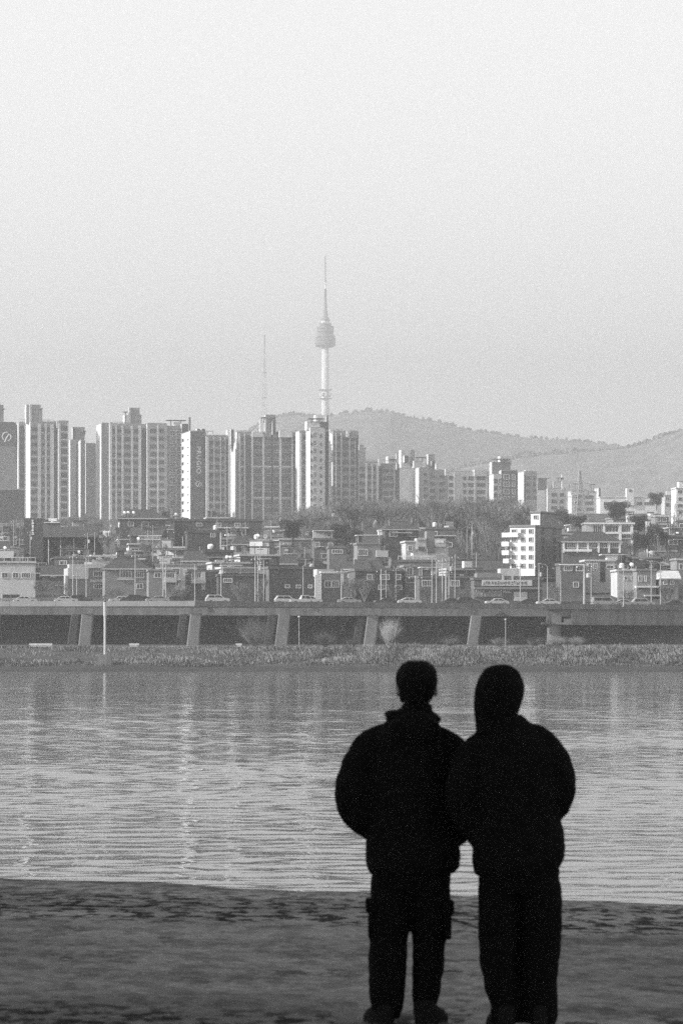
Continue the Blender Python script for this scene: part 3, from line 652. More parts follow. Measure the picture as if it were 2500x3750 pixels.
    if auto:
        for _ in range(random.randint(3, 7)):
            c = random.random(); xx = random.uniform(.1, .9) * Wd; pale = random.choice(('light_wall', 'white_wall', 'mid_wall', 'mid_wall', 'frame'))
            if c < .4: inst('awning', box_mesh('awning', random.choice((1.4, 2.2, 3.2)), .9, .1, pale), root, (xx, -.004, random.uniform(.35, .92) * H))
            elif c < .6 and roof == 'flat': inst('roof_shed', box_mesh('roof_shed', random.choice((1.2, 2.0, 2.8)), 1.6, random.choice((.9, 1.5, 2.1)), pale), root, (xx, D * random.uniform(.35, .9), H + .165))
            elif c < .8: inst('vent_pipe', box_mesh('vent_pipe', .14, .14, random.choice((1.6, 2.4, 3.2)), 'light_wall'), root, (xx, D * random.uniform(.2, .7), H + .1))
            else: inst('cooling_unit', box_mesh('cooling_unit', .9, .4, .7, 'light_wall'), root, (xx, -.004, random.uniform(.25, .8) * H))
    BUILT.append((x[0], x[1], Y)); return root
BUILT = []
def strokes(root, xa, xb, z, h, y, n, m, vertical=False, name='lettering', seed=1):
    """rows of small worn character strokes, too far off to read"""
    rr = random.Random(seed); b = MB(); st = (xb - xa) / n
    for i in range(n):
        c = xa + st * (i + .5); u = st * .36
        for _ in range(4):
            if rr.random() < .5: zz = z + rr.uniform(.1, .9) * h; b.box(c - u, c + u * rr.uniform(.2, 1), y - .06, y - .004, zz - h * .06, zz + h * .06)
            else: xx = c + rr.uniform(-u, u); b.box(xx - u * .14, xx + u * .14, y - .055, y - .004, z + h * rr.uniform(0, .3), z + h * rr.uniform(.6, 1))
    return b.build(name, m, root)

# --- front row behind the expressway
house('pale plastered low building with a row of square windows at the road', (-40, 130), 2064, 845, 4, 8, 'light_wall', wins=[(2097, 2116, [(8, 30), (48, 68), (80, 112)])], extras=[('rail', 'frame'), ('box', -20, 50, 2016, 2042, 'sign_pale', 3, .5, 'billboard')])
house('house with a rounded white upper wall under a dark eave', (250, 400), 2080, 850, 10, 9, 'mid_wall', 'light_wall', wins=[(2092, 2110, [(344, 378)]), (2140, 2156, [(345, 378)])], extras=[('box', 254, 380, 2066, 2080, 'light_wall', -.3, 4), ('box', 252, 324, 2080, 2120, 'light_wall', -.4, .3, 'plaster_panel')], roof='none', bands=[(2122, 2132, 'light_wall', .2, 330, 385)])
house('dark eaved house with two white-framed five-light windows', (385, 545), 2082, 840, 7, 9, 'mid_wall', roof='hip', wins=[(2092, 2115, [(441, 481), (496, 527)]), (2138, 2155, [(500, 524)])], bands=[(2118, 2124, 'light_wall', .3, 430, 490)])
house('flat-roofed house with a white framed balcony box at its corner', (545, 650), 2094, 835, 7, 9, 'mid_wall', wins=[(2098, 2115, [(566, 590), (606, 640)])], extras=[('balcony', 2130, 602, 646, 'light_wall'), ('post', 600, 605, 2094, 2160, 'light_wall'), ('post', 643, 647, 2094, 2160, 'light_wall')])
house('grey house with one pale balcony between two dark side walls', (690, 800), 2096, 838, 7, 8, 'grey_wall', wins=[(2098, 2116, [(703, 736)])], extras=[('balcony', 2134, 700, 752, 'light_wall'), ('box', 738, 752, 2094, 2160, 'light_wall', -.3, .28, 'plaster_panel')])
house('low brick house with a curved sheet canopy below bare branches', (800, 965), 2110, 830, 5, 8, 'brick_wall', wins=[(2118, 2132, [(820, 850)])], extras=[('canopy', .1, .5), ('rail', 'mid_wall')])
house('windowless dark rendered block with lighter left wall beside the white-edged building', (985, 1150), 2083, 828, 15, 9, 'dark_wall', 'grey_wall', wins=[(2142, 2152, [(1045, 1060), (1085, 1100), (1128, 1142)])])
house('small building with a white lit side wall and boxy roof room', (1176, 1258), 2102, 825, 12, 6.5, 'grey_wall', 'white_wall', wins=[(2128, 2150, [(1188, 1212), (1214, 1240)])], extras=[('box', 1164, 1226, 2084, 2110, 'light_wall', 1, 4, 'roof_room'), ('post', 1249, 1257, 2102, 2140, 'white_wall'), ('post', 1152, 1176, 2106, 2200, 'white_wall')], bands=[(2096, 2126, 'mid_wall', .15, 1180, 1250)])  # white side wall and left strip carry sunlight in their colour
house('long dark brick terrace with three shaded upper windows', (1300, 1475), 2092, 832, 9, 9, 'dark_wall', 'grey_wall', wins=[(2104, 2122, [(1345, 1362), (1392, 1424), (1450, 1466)]), (2142, 2158, [(1386, 1420), (1448, 1470)])])
house('grey shop house with slatted pale shutters', (1480, 1535), 2078, 836, 6, 8, 'mid_wall', wins=[(2080, 2105, [(1488, 1510)]), (2112, 2134, [(1486, 1514)])], bands=[(2110, 2114, 'white_wall', .4, 1484, 1520)])
house('low pale workshop under wires and poles', (1535, 1730), 2118, 825, 5, 8, 'grey_wall', wins=[(2126, 2146, [(1545, 1580), (1650, 1680)])], extras=[('canopy', .05, .4), ('tank', .3, 'white_wall')])
sh = house('broad shop with a long pale sign board and striped awning band', (1735, 1985), 2124, 820, 5, 10, 'grey_wall', cat='shop', name='shop', wins=[(2158, 2168, [(1742, 1770), (1790, 1835), (1842, 1868)])],
           extras=[('box', 1763, 1946, 2124, 2145, 'sign_pale', -.5, .45, 'sign_board'), ('box', 1880, 1929, 2168, 2200, 'light_wall', -.3, .28, 'shutter'), ('box', 1738, 1836, 2168, 2186, 'mid_wall', -.3, .28, 'sign_board'),
                   ('box', 1840, 1910, 2080, 2108, 'light_wall', 4, 5, 'upper_storey'), ('post', 1836, 1844, 2106, 2126, 'light_wall'), ('post', 1872, 1878, 2106, 2126, 'light_wall'), ('box', 1750, 1836, 2098, 2124, 'mid_wall', 2, 5, 'upper_storey')], bands=[(2150, 2158, 'mid_wall', .9, 1735, 1985), (2146, 2149, 'dark_wall', .3, 1735, 1985)])
k8 = 820 / F
strokes(sh, (1766 - 1735) * k8, (1792 - 1735) * k8, PZ(2142, 820) - sh.location.z, 15 * k8, -.5, 3, 'ink', seed=4); strokes(sh, (1798 - 1735) * k8, (1928 - 1735) * k8, PZ(2142, 820) - sh.location.z, 15 * k8, -.5, 13, 'ink', seed=9)
strokes(sh, (1742 - 1735) * k8, (1834 - 1735) * k8, PZ(2184, 820) - sh.location.z, 13 * k8, -.3, 7, 'light_wall', seed=13)
house('white five-storey flats with balconies and one shaded side', (1866, 1957), 1932, 905, -28, 15, 'white_wall', 'mid_wall', cat='building', name='apartment_house', zb=PZ(2110, 905),  # side wall coloured darker than the white front to stand in for shade
      wins=[(y, y + 15, [(1872, 1890), (1906, 1922), (1934, 1950)]) for y in (1940, 1970, 2002, 2034, 2066)], fr='light_wall',
      extras=[('balcony', 1965, 1843, 1902, 'white_wall'), ('balcony', 1998, 1842, 1868, 'white_wall'), ('balcony', 2030, 1843, 1868, 'white_wall'), ('balcony', 2060, 1848, 1868, 'white_wall'), ('box', 1848, 1866, 1934, 2085, 'dark_wall', 1, 6, 'balcony_recess')] + [('rwin', y, f_) for y in (1945, 1976, 2008, 2040) for f_ in (.28, .72)])
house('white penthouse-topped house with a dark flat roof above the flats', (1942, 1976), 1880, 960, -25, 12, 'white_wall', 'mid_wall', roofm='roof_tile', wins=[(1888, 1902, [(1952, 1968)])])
house('two-storey house with white posts, square windows and a dark hipped roof', (2060, 2270), 1983, 900, 3, 9, 'grey_wall', roof='hip', zb=PZ(2110, 900),
      wins=[(1987, 2006, [(2076, 2104), (2118, 2146), (2158, 2186), (2194, 2222), (2232, 2262)])], bands=[(2011, 2020, 'white_wall', .5, 2060, 2165)],
      extras=[('post', a, a + 6, 1982, 2024, 'white_wall') for a in (2060, 2109, 2148, 2187, 2225, 2264)])
house('long two-storey building with broad white roof edge and white columns', (2142, 2318), 1920, 985, 2, 10, 'mid_wall', zb=PZ(2040, 985), roofm='roof_tile',
      wins=[(1924, 1948, [(2170, 2202), (2216, 2262), (2274, 2306)]), (1956, 1972, [(2274, 2306)])], bands=[(1914, 1920, 'white_wall', .6, 2138, 2322), (1949, 1955, 'white_wall', .3, 2142, 2318)],
      extras=[('post', 2206, 2213, 1920, 1950, 'white_wall'), ('post', 2264, 2273, 1920, 2030, 'white_wall'), ('post', 2308, 2316, 1920, 2030, 'white_wall'), ('box', 2142, 2168, 1920, 1950, 'light_wall', -.2, .18, 'plaster_panel')])
house('flat house with a thin white roof line and glazed front', (2050, 2140), 2070, 855, 4, 8, 'grey_wall', wins=[(2074, 2090, [(2064, 2092), (2108, 2132)]), (2132, 2150, [(2098, 2116)])], bands=[(2066, 2070, 'white_wall', .5, 2046, 2142)])
house('pair of tall pale brick gables either side of a dark passage', (2142, 2250), 2058, 862, 4, 9, 'light_wall', wins=[(2064, 2082, [(2152, 2164), (2172, 2184)]), (2070, 2082, [(2220, 2244)])], extras=[('box', 2196, 2214, 2056, 2130, 'black_wall', -.2, .18, 'passage'), ('box', 2226, 2264, 2030, 2050, 'white_wall', 2, 3, 'roof_room'), ('box', 2205, 2286, 2028, 2032, 'light_wall', 1.5, 5, 'roof_slab')])
house('low pale houses end with stepped walls and a small white dish on the roof', (2258, 2330), 2094, 845, 6, 8, 'light_wall', wins=[(2110, 2124, [(2284, 2296), (2310, 2326)])], extras=[('box', 2284, 2298, 2082, 2096, 'light_wall', 0, 3), ('box', 2314, 2328, 2082, 2096, 'light_wall', 0, 3), ('dish', .75), ('tank', .4, 'white_wall')])
house('dark rendered house with a white canopy shelf over its door', (2330, 2400), 2092, 840, 6, 8, 'mid_wall', wins=[(2110, 2128, [(2336, 2348), (2358, 2364)])], extras=[('box', 2322, 2406, 2146, 2152, 'white_wall', -1.4, 1.3, 'door_canopy'), ('box', 2355, 2425, 2178, 2184, 'light_wall', -1.4, 1.3, 'door_canopy')])
house('small gabled outbuilding with a pale ridge and drainpipes', (2418, 2482), 2118, 838, 5, 7, 'mid_wall', roof='gable', roofm='roof_pale', wins=[(2126, 2140, [(2428, 2440), (2452, 2466)])])
house('grey end house cut by the edge beyond the gabled outbuilding', (2476, 2600), 2052, 850, 5, 8, 'mid_wall', wins=[(2066, 2084, [(2486, 2510)])], bands=[(2046, 2052, 'light_wall', .4, 2470, 2600)])
# --- the big dark hall with the vertical sign
hl = house('dark hall with a slab tower, vertical white lettering and columns under a deep beam', (90, 160), 1897, 985, 2, 12, 'dark_wall', 'grey_wall', roof='none', cat='hall', name='hall',
           extras=[('box', 160, 360, 1930, 1968, 'grey_wall', -2.5, 12, 'beam'), ('box', 160, 372, 1968, 2080, 'black_wall', 3, 8, 'hall_front'), ('post', 350, 354, 1932, 1967, 'white_wall'), ('box', 160, 220, 1914, 1931, 'grey_wall', 0, 4, 'roof_room'), ('box', 162, 218, 1912, 1914.5, 'white_wall', -.4, 5, 'roof_edge'), ('box', 178, 208, 1897, 1907, 'white_wall', 1, 2, 'roof_unit')])
k9 = 985 / F
for a in (179, 223, 271, 313):
    b = MB(); b.tube(((a - 90) * k9, .2, 0), ((a - 90) * k9, .2, PZ(1968, 985) - hl.location.z), .14, .14, 8); b.build('column', 'light_wall', hl)
b = MB(); rr = random.Random(3)
for i in range(9):
    z = PZ(1904 + i * 6.4, 985) - hl.location.z; x0 = 26 * k9; x1 = 35 * k9
    b.box(x0 + rr.uniform(0, .15), x1 - rr.uniform(0, .15), -.12, -.004, z - .2, z + .02)
    if i % 2: b.box(x0 + rr.uniform(.1, .4), x0 + .55, -.11, -.004, z - .42, z - .2)
b.build('lettering', 'sign_white', hl)
# --- individual buildings part way up
house('house with an awning of white posts and two pale upper rooms', (1308, 1392), 1995, 950, 6, 8, 'mid_wall', wins=[(2018, 2036, [(1378, 1390)]), (2012, 2034, [(1312, 1345)])], extras=[('canopy', .05, .95, 'roof_pale'), ('box', 1376, 1418, 2016, 2040, 'light_wall', -1.5, 3, 'glazed_porch')])
house('stepped cluster of pale cubes around a taller stair tower', (1485, 1640), 1988, 945, 7, 9, 'light_wall', wins=[(2000, 2016, [(1494, 1508)])], extras=[('box', 1523, 1558, 1971, 2012, 'light_wall', -.8, 4), ('box', 1561, 1589, 1945, 1995, 'mid_wall', -.4, 4, 'stair_tower'), ('box', 1590, 1630, 1972, 2002, 'light_wall', -.6, 4), ('box', 1561, 1586, 1994, 2022, 'grey_wall', -.9, 4), ('box', 1530, 1552, 2002, 2014, 'glass', -.9, .2, 'window'), ('box', 1528, 1554, 1976, 1984, 'mid_wall', -.9, .09, 'window'), ('box', 1596, 1622, 1978, 1988, 'white_wall', -.7, .09, 'window')])
house('slim white chimney-like stair tower rising out of the bare trees', (1385, 1396), 1944, 1000, 4, 2.5, 'white_wall', roof='none', extras=[('box', 1383, 1398, 1940, 1945, 'white_wall', -.2, 3, 'cap')], name='stair_tower', cat='tower')
house('house with a pale open roof terrace below the bare wood', (1150, 1222), 1978, 970, 4, 8, 'grey_wall', extras=[('canopy', .05, .9, 'roof_pale'), ('tank', .6, 'white_wall')], auto=(2, 3))
house('brick house with a broad flat front beside the terrace house', (1205, 1268), 2008, 930, 4, 8, 'brick_light', wins=[(2014, 2026, [(1216, 1254)])])
house('white-walled rooftop house with tangled pale antennas', (915, 985), 1985, 960, -8, 8, 'light_wall', 'mid_wall', extras=[('antenna', .3), ('antenna', .5), ('dish', .4), ('tank', .2, 'white_wall')], wins=[(1960, 1970, [(968, 976)])], bands=[(1984, 2000, 'white_wall', .4, 915, 962)])
house('dark tiled villa with white dishes and tarps along its ridge', (440, 605), 1898, 1080, 4, 12, 'brick_wall', roof='hip', wins=[(1912, 1926, [(470, 490), (520, 545)])], extras=[('dish', .1), ('dish', .18), ('dish', .3)])
house('long low roofed building with a thin bright canopy line', (640, 960), 1908, 1090, 3, 10, 'brick_wall', wins=[(1916, 1926, [(720, 740), (790, 810), (860, 880)])], bands=[(1931, 1934, 'white_wall', .8, 790, 910)])
house('dark framed concrete house with a white corner downpipe', (686, 812), 1950, 985, 6, 8, 'dark_wall', wins=[(1953, 1966, [(772, 788)])], extras=[('post', 806, 810, 1950, 2012, 'white_wall'), ('tank', .85, 'white_wall')])
# school on the far rise
sc_ = house('long white school building with a square stair tower on the far rise', (2196, 2402), 1823, 1900, 2, 14, 'white_wall', zb=PZ(1960, 1900), cat='school', name='school', wins=[(1838, 1850, [(2208, 2240), (2246, 2282), (2330, 2350), (2356, 2390)])],
            extras=[('box', 2292, 2318, 1788, 1850, 'white_wall', -1.2, 6, 'stair_tower'), ('box', 2300, 2310, 1793, 1801, 'glass', -1.35, .1, 'window')])
house('pale hilltop house with rooftop tank at the far rise', (2432, 2490), 1816, 1700, 4, 10, 'light_wall', zb=PZ(1930, 1700), extras=[('tank', .25, 'white_wall'), ('stair', .6, .8, 2.4)], auto=(2, 3))
house('white tall house end beyond the hilltop house', (2474, 2560), 1790, 1500, 6, 10, 'white_wall', zb=PZ(1950, 1500), auto=(4, 3), extras=[('stair', .2, .5, 3.0, 'white_wall')])
house('little flat shed with one gleaming white wall on the slope', (2290, 2318), 1888, 1150, -20, 8, 'white_wall', 'light_wall', zb=PZ(1960, 1150), roof='none')
house('small pavilion house with a pale flat awning on posts', (2398, 2446), 1892, 1130, 4, 8, 'mid_wall', zb=PZ(1970, 1130), wins=[(1896, 1910, [(2404, 2416), (2424, 2438)])], bands=[(1888, 1892, 'white_wall', .6, 2392, 2448)])

# --- the rest of the slope: rows of small houses
tone = [('brick_wall', 'dull brick'), ('grey_wall', 'grey'), ('dark_wall', 'dark'), ('mid_wall', 'mid-grey'), ('brick_light', 'pale brick'), ('light_wall', 'pale plastered')]
rf_w = {'flat': 'flat-roofed', 'hip': 'hip-roofed', 'gable': 'gable-roofed'}
rows = [(866, 'above the front row'), (886, 'above the front row'), (908, 'two rows above the road'), (930, 'two rows above the road'), (953, 'on the lower slope'), (977, 'on the lower slope'), (1002, 'halfway up the slope'), (1028, 'halfway up the slope'), (1056, 'on the upper slope'), (1085, 'on the upper slope'), (1120, 'close below the towers'), (1160, 'close below the towers'), (1205, 'at the foot of the towers'), (1255, 'at the foot of the towers'), (1310, 'in the wood by the towers'), (1380, 'in the wood by the towers'), (1450, 'in the wood by the towers')]
CLEAR = [(70, 385, 2036, 985), (1838, 2038, 2078, 905), (2046, 2278, 2038, 900), (2138, 2322, 2008, 985), (1482, 1642, 2034, 945), (1303, 1422, 2052, 950), (1380, 1400, 1978, 1000), (912, 988, 2022, 960), (1148, 1224, 1998, 970), (684, 814, 2012, 985), (438, 606, 1950, 1080), (2195, 2404, 1872, 1900), (2428, 2500, 1880, 1700), (2095, 2146, 1935, 1260), (1690, 1846, 2078, 1300), (640, 960, 1934, 1090)]
for (Y0, where) in rows:
    px = -90 + random.uniform(0, 60)
    while px < 2560:
        wm = random.uniform(5, 9.5) * (1.35 if Y0 > 1300 else 1); wp = wm * F / Y0; Y = Y0 + random.uniform(-9, 9)
        busy = any(a - 12 < px + wp and px < c + 12 and abs(Yb - Y) < 17 for a, c, Yb in BUILT)
        hall_gap = 70 < px + wp and px < 380 and 955 < Y < 1000
        shade = False
        flats = 1838 < px + wp and px < 2040 and 880 < Y < 930
        wood = (1000 < px + wp and px < 1930 and Y > 985 and random.random() < .25) or (Y0 > 1300 and not 1150 < px < 1950) or (px > 1930 and random.random() < .25) or (px < 420 and Y > 1100 and random.random() < .5)
        if not (busy or wood or hall_gap or flats or shade):
            fits = [q for q in (3, 2, 2, 2, 1) if not any(a < px + wp and px < c and Y < Yp and HY - (zt(0, Y) + q * 2.75 + .6 - HC) * F / Y < yb for a, c, yb, Yp in CLEAR)]
            if not fits:
                px += wp * .5; continue
            tm, tw = random.choices(tone, (3, 4, 3, 3, 2, 1.6))[0]; rt = random.choices(('flat', 'hip', 'gable'), (7, 2, 1))[0]; n = random.choice(fits) if Y0 < 1300 else 2
            H = n * 2.75 + .4; ex_ = []; ew = ''
            if rt == 'flat':
                c = random.random()
                if c < .17: ex_.append(('tank', random.uniform(.2, .8), random.choice(('light_wall', 'white_wall', 'mid_wall')))); ew = ' with water tank'
                elif c < .5: ex_.append(('stair', .1, .4, 2.4)) ; ew = ' with stair room on top'
                elif c < .68: ex_.append(('canopy', .15, .8, random.choice(('roof_pale', 'roof_slab')))); ew = ' with roof canopy'
                elif c < .85: ex_.append(('rail', random.choice(('frame', 'mid_wall')))); ew = ' with roof railing'
                if random.random() < .35: ex_.append(('dish', random.uniform(.1, .9)))
            if random.random() < .3: ex_.append(('antenna', random.uniform(.2, .8)))
            top = HY - (zt(0, Y) - .4 + H - HC) * F / Y; ye = top + random.uniform(6, 26)
            bd = [(ye, ye + random.uniform(2.0, 3.6), random.choice(('white_wall', 'light_wall', 'light_wall')), random.uniform(.3, 1.2), px - 4 + wp * random.uniform(0, .4), px + 4 + wp * random.uniform(.6, 1))] if random.random() < .6 else None
            house('%s %s %s house%s %s' % (tw, {1: 'single-storey', 2: 'two-storey', 3: 'three-storey'}[n], rf_w[rt], ew, where), (px, px + wp), top, Y, random.choice((random.uniform(2, 14), random.uniform(-14, 3))), random.uniform(7, 9.5), tm,
                  random.choice((None, None, 'light_wall', 'mid_wall')), rt, auto=(2, max(2, int(wm / 3))), extras=ex_, group='small houses on the slope', bands=bd)
        px += wp + random.choice((random.uniform(0, 12), random.uniform(4, 36)))

# ------------------------------------------------------------------ trees and shrubs
def bare_tree(seed, h, spread, depth, mt, mc, trunk_f=.3, tw=1.0):
    rr = random.Random(seed); T = MB(); C = MB()
    T.tube((0, 0, -.6), (0, 0, h * trunk_f * .5), h * .022, h * .018, 7); T.tube((0, 0, h * trunk_f * .5), (rr.uniform(-.1, .1), 0, h * trunk_f), h * .018, h * .014, 7)
    def grow(p, d, L, r, lev):
        q = p + d * L
        C.tube(p, q, r, r * .7, 4 if lev > 2 else 3, cap=False)
        if lev == 0:
            for _ in range(3):
                e = (d + Vector((rr.uniform(-.8, .8), rr.uniform(-.8, .8), rr.uniform(-.2, .7)))).normalized() * L * rr.uniform(.5, 1.0)
                s_ = e.cross(Vector((rr.random(), rr.random(), rr.random()))).normalized() * .022 * tw
                C.add([q - s_, q + s_, q + e], [(0, 1, 2)])
            return
        for _ in range(rr.choice((3, 3, 4)) if lev > 1 else 3):
            nd = (d + Vector((rr.uniform(-1, 1) * spread, rr.uniform(-1, 1) * spread, rr.uniform(-.15, .45)))).normalized()
            grow(p + d * L * rr.uniform(.55, 1.0), nd, L * rr.uniform(.6, .85), max(r * .62, .012 * tw), lev - 1)
    top = Vector((0, 0, h * trunk_f * .9))
    for k in range(5):
        a = 2 * math.pi * (k + rr.random()) / 5
        grow(top - Vector((0, 0, rr.uniform(0, h * .1))), Vector((math.cos(a) * spread * .7, math.sin(a) * spread * .7, 1)).normalized(), h * (.24 if depth > 3 else .29), h * .011, depth)
    return T.mesh('trunk', [mt]), C.mesh('crown', [mc])
def leafy_tree(seed, h, mt, mc, conic=False, n=1500):
    rr = random.Random(seed); T = MB(); C = MB()
    T.tube((0, 0, -.6), (0, 0, h * .55), h * .03, h * .015, 7)
    lobes = [Vector((rr.uniform(-.3, .3) * h, rr.uniform(-.3, .3) * h, h * rr.uniform(.4, .8))) for _ in range(9)]
    for _ in range(n):
        if conic:
            t = rr.random() ** .7; a = rr.uniform(0, 6.28); rad = h * .26 * t * rr.uniform(.3, 1); p = Vector((math.cos(a) * rad, math.sin(a) * rad, h * (1 - t * .8)))
        else:
            L = rr.choice(lobes); d = Vector((rr.gauss(0, 1), rr.gauss(0, 1), rr.gauss(0, 1))).normalized() * h * .2 * rr.random() ** .4; p = L + d
        u = Vector((rr.gauss(0, 1), rr.gauss(0, 1), rr.gauss(0, 1))).normalized(); v = u.orthogonal().normalized(); sz = h * .02 * rr.uniform(.6, 1.5)
        C.add([p - u * sz, p + v * sz * .6, p + u * sz, p - v * sz * .6], [(0, 1, 2, 3)])
    return T.mesh('trunk', [mt]), C.mesh('crown', [mc])
def shrub(seed, h, m, n=420, wide=.75):
    rr = random.Random(seed); b = MB()
    for _ in range(n):
        a = rr.uniform(0, 6.28); t = rr.random() ** .8 * wide; p = Vector((rr.uniform(-.2, .2), rr.uniform(-.2, .2), -.2))
        d = Vector((math.cos(a) * t, math.sin(a) * t, 1)).normalized(); L = h * rr.uniform(.55, 1.05)
        prev = p; r = .025
        for s_ in range(3):
            d = (d + Vector((rr.uniform(-.25, .25), rr.uniform(-.25, .25), rr.uniform(-.15, .12)))).normalized(); q = prev + d * L / 3
            w = d.orthogonal().normalized() * r; b.add([prev - w, prev + w, q + w * .6, q - w * .6], [(0, 1, 2, 3)])
            for _k in range(2):
                e = q + (d + Vector((rr.uniform(-.9, .9), rr.uniform(-.9, .9), rr.uniform(-.3, .6)))) * h * .16; b.add([q - w * .5, q + w * .5, e], [(0, 1, 2)])
            prev = q; r *= .7
    return b.mesh('branches', [m])
BARE = [bare_tree(s, 10.0, sp, 3, 'bark', 'twig', tf, 2.2) for s, sp, tf in ((1, .42, .26), (2, .55, .2), (3, .36, .3), (4, .48, .24))]
LEAFY = [leafy_tree(5, 10.0, 'bark', 'needle', n=4200), leafy_tree(6, 10.0, 'bark', 'needle', True)]
def place_tree(kind, px, Y, h, label, group, z=None, name='bare_tree', wide=1.0):
    tm, cm = kind; root = thing(name, label, 'tree', (PX(px, Y), Y, zt(0, Y) if z is None else z), random.uniform(0, 6.28), group)
    s_ = h / 10.0; root.scale = (s_ * wide, s_ * wide, s_); inst('trunk', tm, root); inst('crown', cm, root); return root
rt_ = random.Random(21)
def lerp_name(px): return [n for a, n in ((1140, 'pale small-windowed tower'), (1300, 'fine pilastered tower'), (1450, 'lower pilastered slab'), (1560, 'blank-walled tower'), (1650, 'slab with the parapet fin'), (1800, 'long pale slab'), (1890, 'dark white-framed tower'), (9999, 'bright-edged hazy tower')) if px < a][0]
for i in range(190):                      # the bare wood below the towers
    Y = rt_.choice((rt_.uniform(1010, 1130), rt_.uniform(1010, 1350), rt_.uniform(1350, 1640), rt_.uniform(1400, 1640))); px = rt_.uniform(985, 1960)
    if px < 1080 and Y < 1120: continue
    if Y < 1060 and (1290 < px < 1420 or 1470 < px < 1650): continue
    tall = lerp(px, [(985, 1915), (1060, 1872), (1250, 1848), (1700, 1834), (1900, 1842), (1960, 1900)]) + rt_.choice((rt_.uniform(-30, 10), rt_.uniform(0, 90)))
    h = PZ(tall, Y) - zt(0, Y); h = max(5.0, min(h, 16.0))
    place_tree(BARE[i % 4], px, Y, h, '%s bare tree %s of the wood below the %s' % ('tall' if h > 8.6 else 'slender' if h > 7 else 'low', 'at the foot' if Y < 1110 else 'in the middle' if Y < 1230 else 'on the crest', lerp_name(px)), 'bare trees of the wood', wide=1.15)
for px, Y, h, lab in ((150, 805, 6.5, 'bare street tree before the pale plastered low building'), (205, 800, 7, 'bare street tree beside the rounded white upper wall'), (420, 800, 5.5, 'bare street tree between the eaved houses'), (660, 800, 6, 'bare street tree beside the corner balcony house'), (880, 800, 6.5, 'wide bare street tree before the low brick house'), (950, 805, 7, 'bare street tree at the dark rendered block'),
                  (1290, 800, 7, 'bare street tree next to the white-edged small building'), (1335, 806, 7.5, 'bare street tree before the dark terrace'), (1440, 802, 6.5, 'bare street tree at the end of the dark terrace'), (1560, 800, 6, 'bare street tree among the poles at the workshop'), (1700, 800, 5, 'small bare street tree between workshop and shop'), (2040, 800, 6.5, 'bare street tree just past the shop'), (2300, 800, 5, 'bare street tree before the stepped walls'), (2440, 800, 6, 'bare street tree before the gabled outbuilding')):
    place_tree(BARE[int(px) % 4], px, Y, h, lab, 'bare street trees', wide=1.2)
for i in range(60):
    px, Y = rt_.choice(((rt_.uniform(2310, 2520), rt_.uniform(900, 1120)), (rt_.uniform(2030, 2520), rt_.uniform(1050, 1500)), (rt_.uniform(200, 460), rt_.uniform(1180, 1320)), (rt_.uniform(-40, 1000), rt_.uniform(900, 1150))))
    zone = 'among the houses on the eastern slope' if px > 1500 else 'among the houses on the western slope'
    place_tree(BARE[i % 4], px, Y, rt_.uniform(6, 9.5), 'bare garden tree %s %s' % ('low' if Y < 960 else 'midway up' if Y < 1080 else 'high up', zone), 'bare garden trees')
for px, py, Y, h, lab in ((2058, 1925, 1120, 5.5, 'round dark evergreen beside the pylon foot'), (2075, 1935, 1100, 4.5, 'low dark evergreen below the pylon'), (2402, 1862, 1500, 7, 'round dark evergreen at the end of the white school'), (2250, 1915, 1200, 7, 'dark evergreen clump behind the long white-columned building'), (2270, 1905, 1220, 7, 'dark evergreen clump beneath the school tower'), (2335, 1960, 990, 6, 'dark evergreen at the end of the long white-columned building'), (2120, 1945, 1040, 5, 'dark evergreen between hipped-roof house and pylon'), (1250, 1990, 1010, 6, 'dark evergreen at the lower edge of the wood'), (1290, 2010, 960, 6, 'dark evergreen beside the awning house'), (1070, 1990, 1000, 7, 'dark evergreen at the corner of the wood'), (2350, 2030, 930, 6, 'dark evergreen on the slope above the stepped walls'), (2400, 2010, 950, 7, 'broad dark evergreen above the outbuilding')):
    place_tree(LEAFY[0], px, Y, h, lab, 'dark evergreens', z=PZ(py, Y) - .4, name='evergreen_tree')
SHR = [shrub(s, 4.0, 'twig_pale', 420, .8) for s in (31, 32, 33)]; SHD = [shrub(s, 4.0, 'twig', 380, .8) for s in (41, 42)]
for px, py, Y, h, wd, me, lab in ((935, 2366, 704, 5.4, 1.0, SHR[0], 'big round leafless bush between two expressway piers'), (1190, 2372, 702, 2.8, 1.3, SHD[0], 'low dark leafless bush before the shaded wall'), (1425, 2366, 705, 5.2, .7, SHR[1], 'tall narrow leafless bush beside an expressway pier'), (1828, 2370, 704, 1.7, 1.6, SHR[2], 'small pale bush under the thin lamp pole'), (1955, 2372, 702, 2.1, 1.5, SHR[0], 'pale bush before the capped round pier'), (2040, 2376, 700, 2.0, 1.8, SHD[1], 'dark low bush at the foot of the capped round pier'), (2110, 2372, 703, 1.9, 1.4, SHR[1], 'pale bush past the capped round pier'), (1650, 2372, 703, 2.2, 1.4, SHR[2], 'grey bush near the stooping pier base'), (1290, 2374, 700, 1.8, 1.5, SHD[0], 'dark scrub bush on the path edge'), (830, 2262, 770, 2.2, 1.2, SHR[1], 'faint bush hanging beneath the girder')):
    if py < 2300: continue
    root = thing('shrub', lab, 'shrub', (PX(px, Y), Y, zt(0, Y) + .2), px * .01, 'leafless bushes on the river bank'); root.scale = (h / 4 * wd, h / 4 * wd, h / 4); inst('branches', me, root)
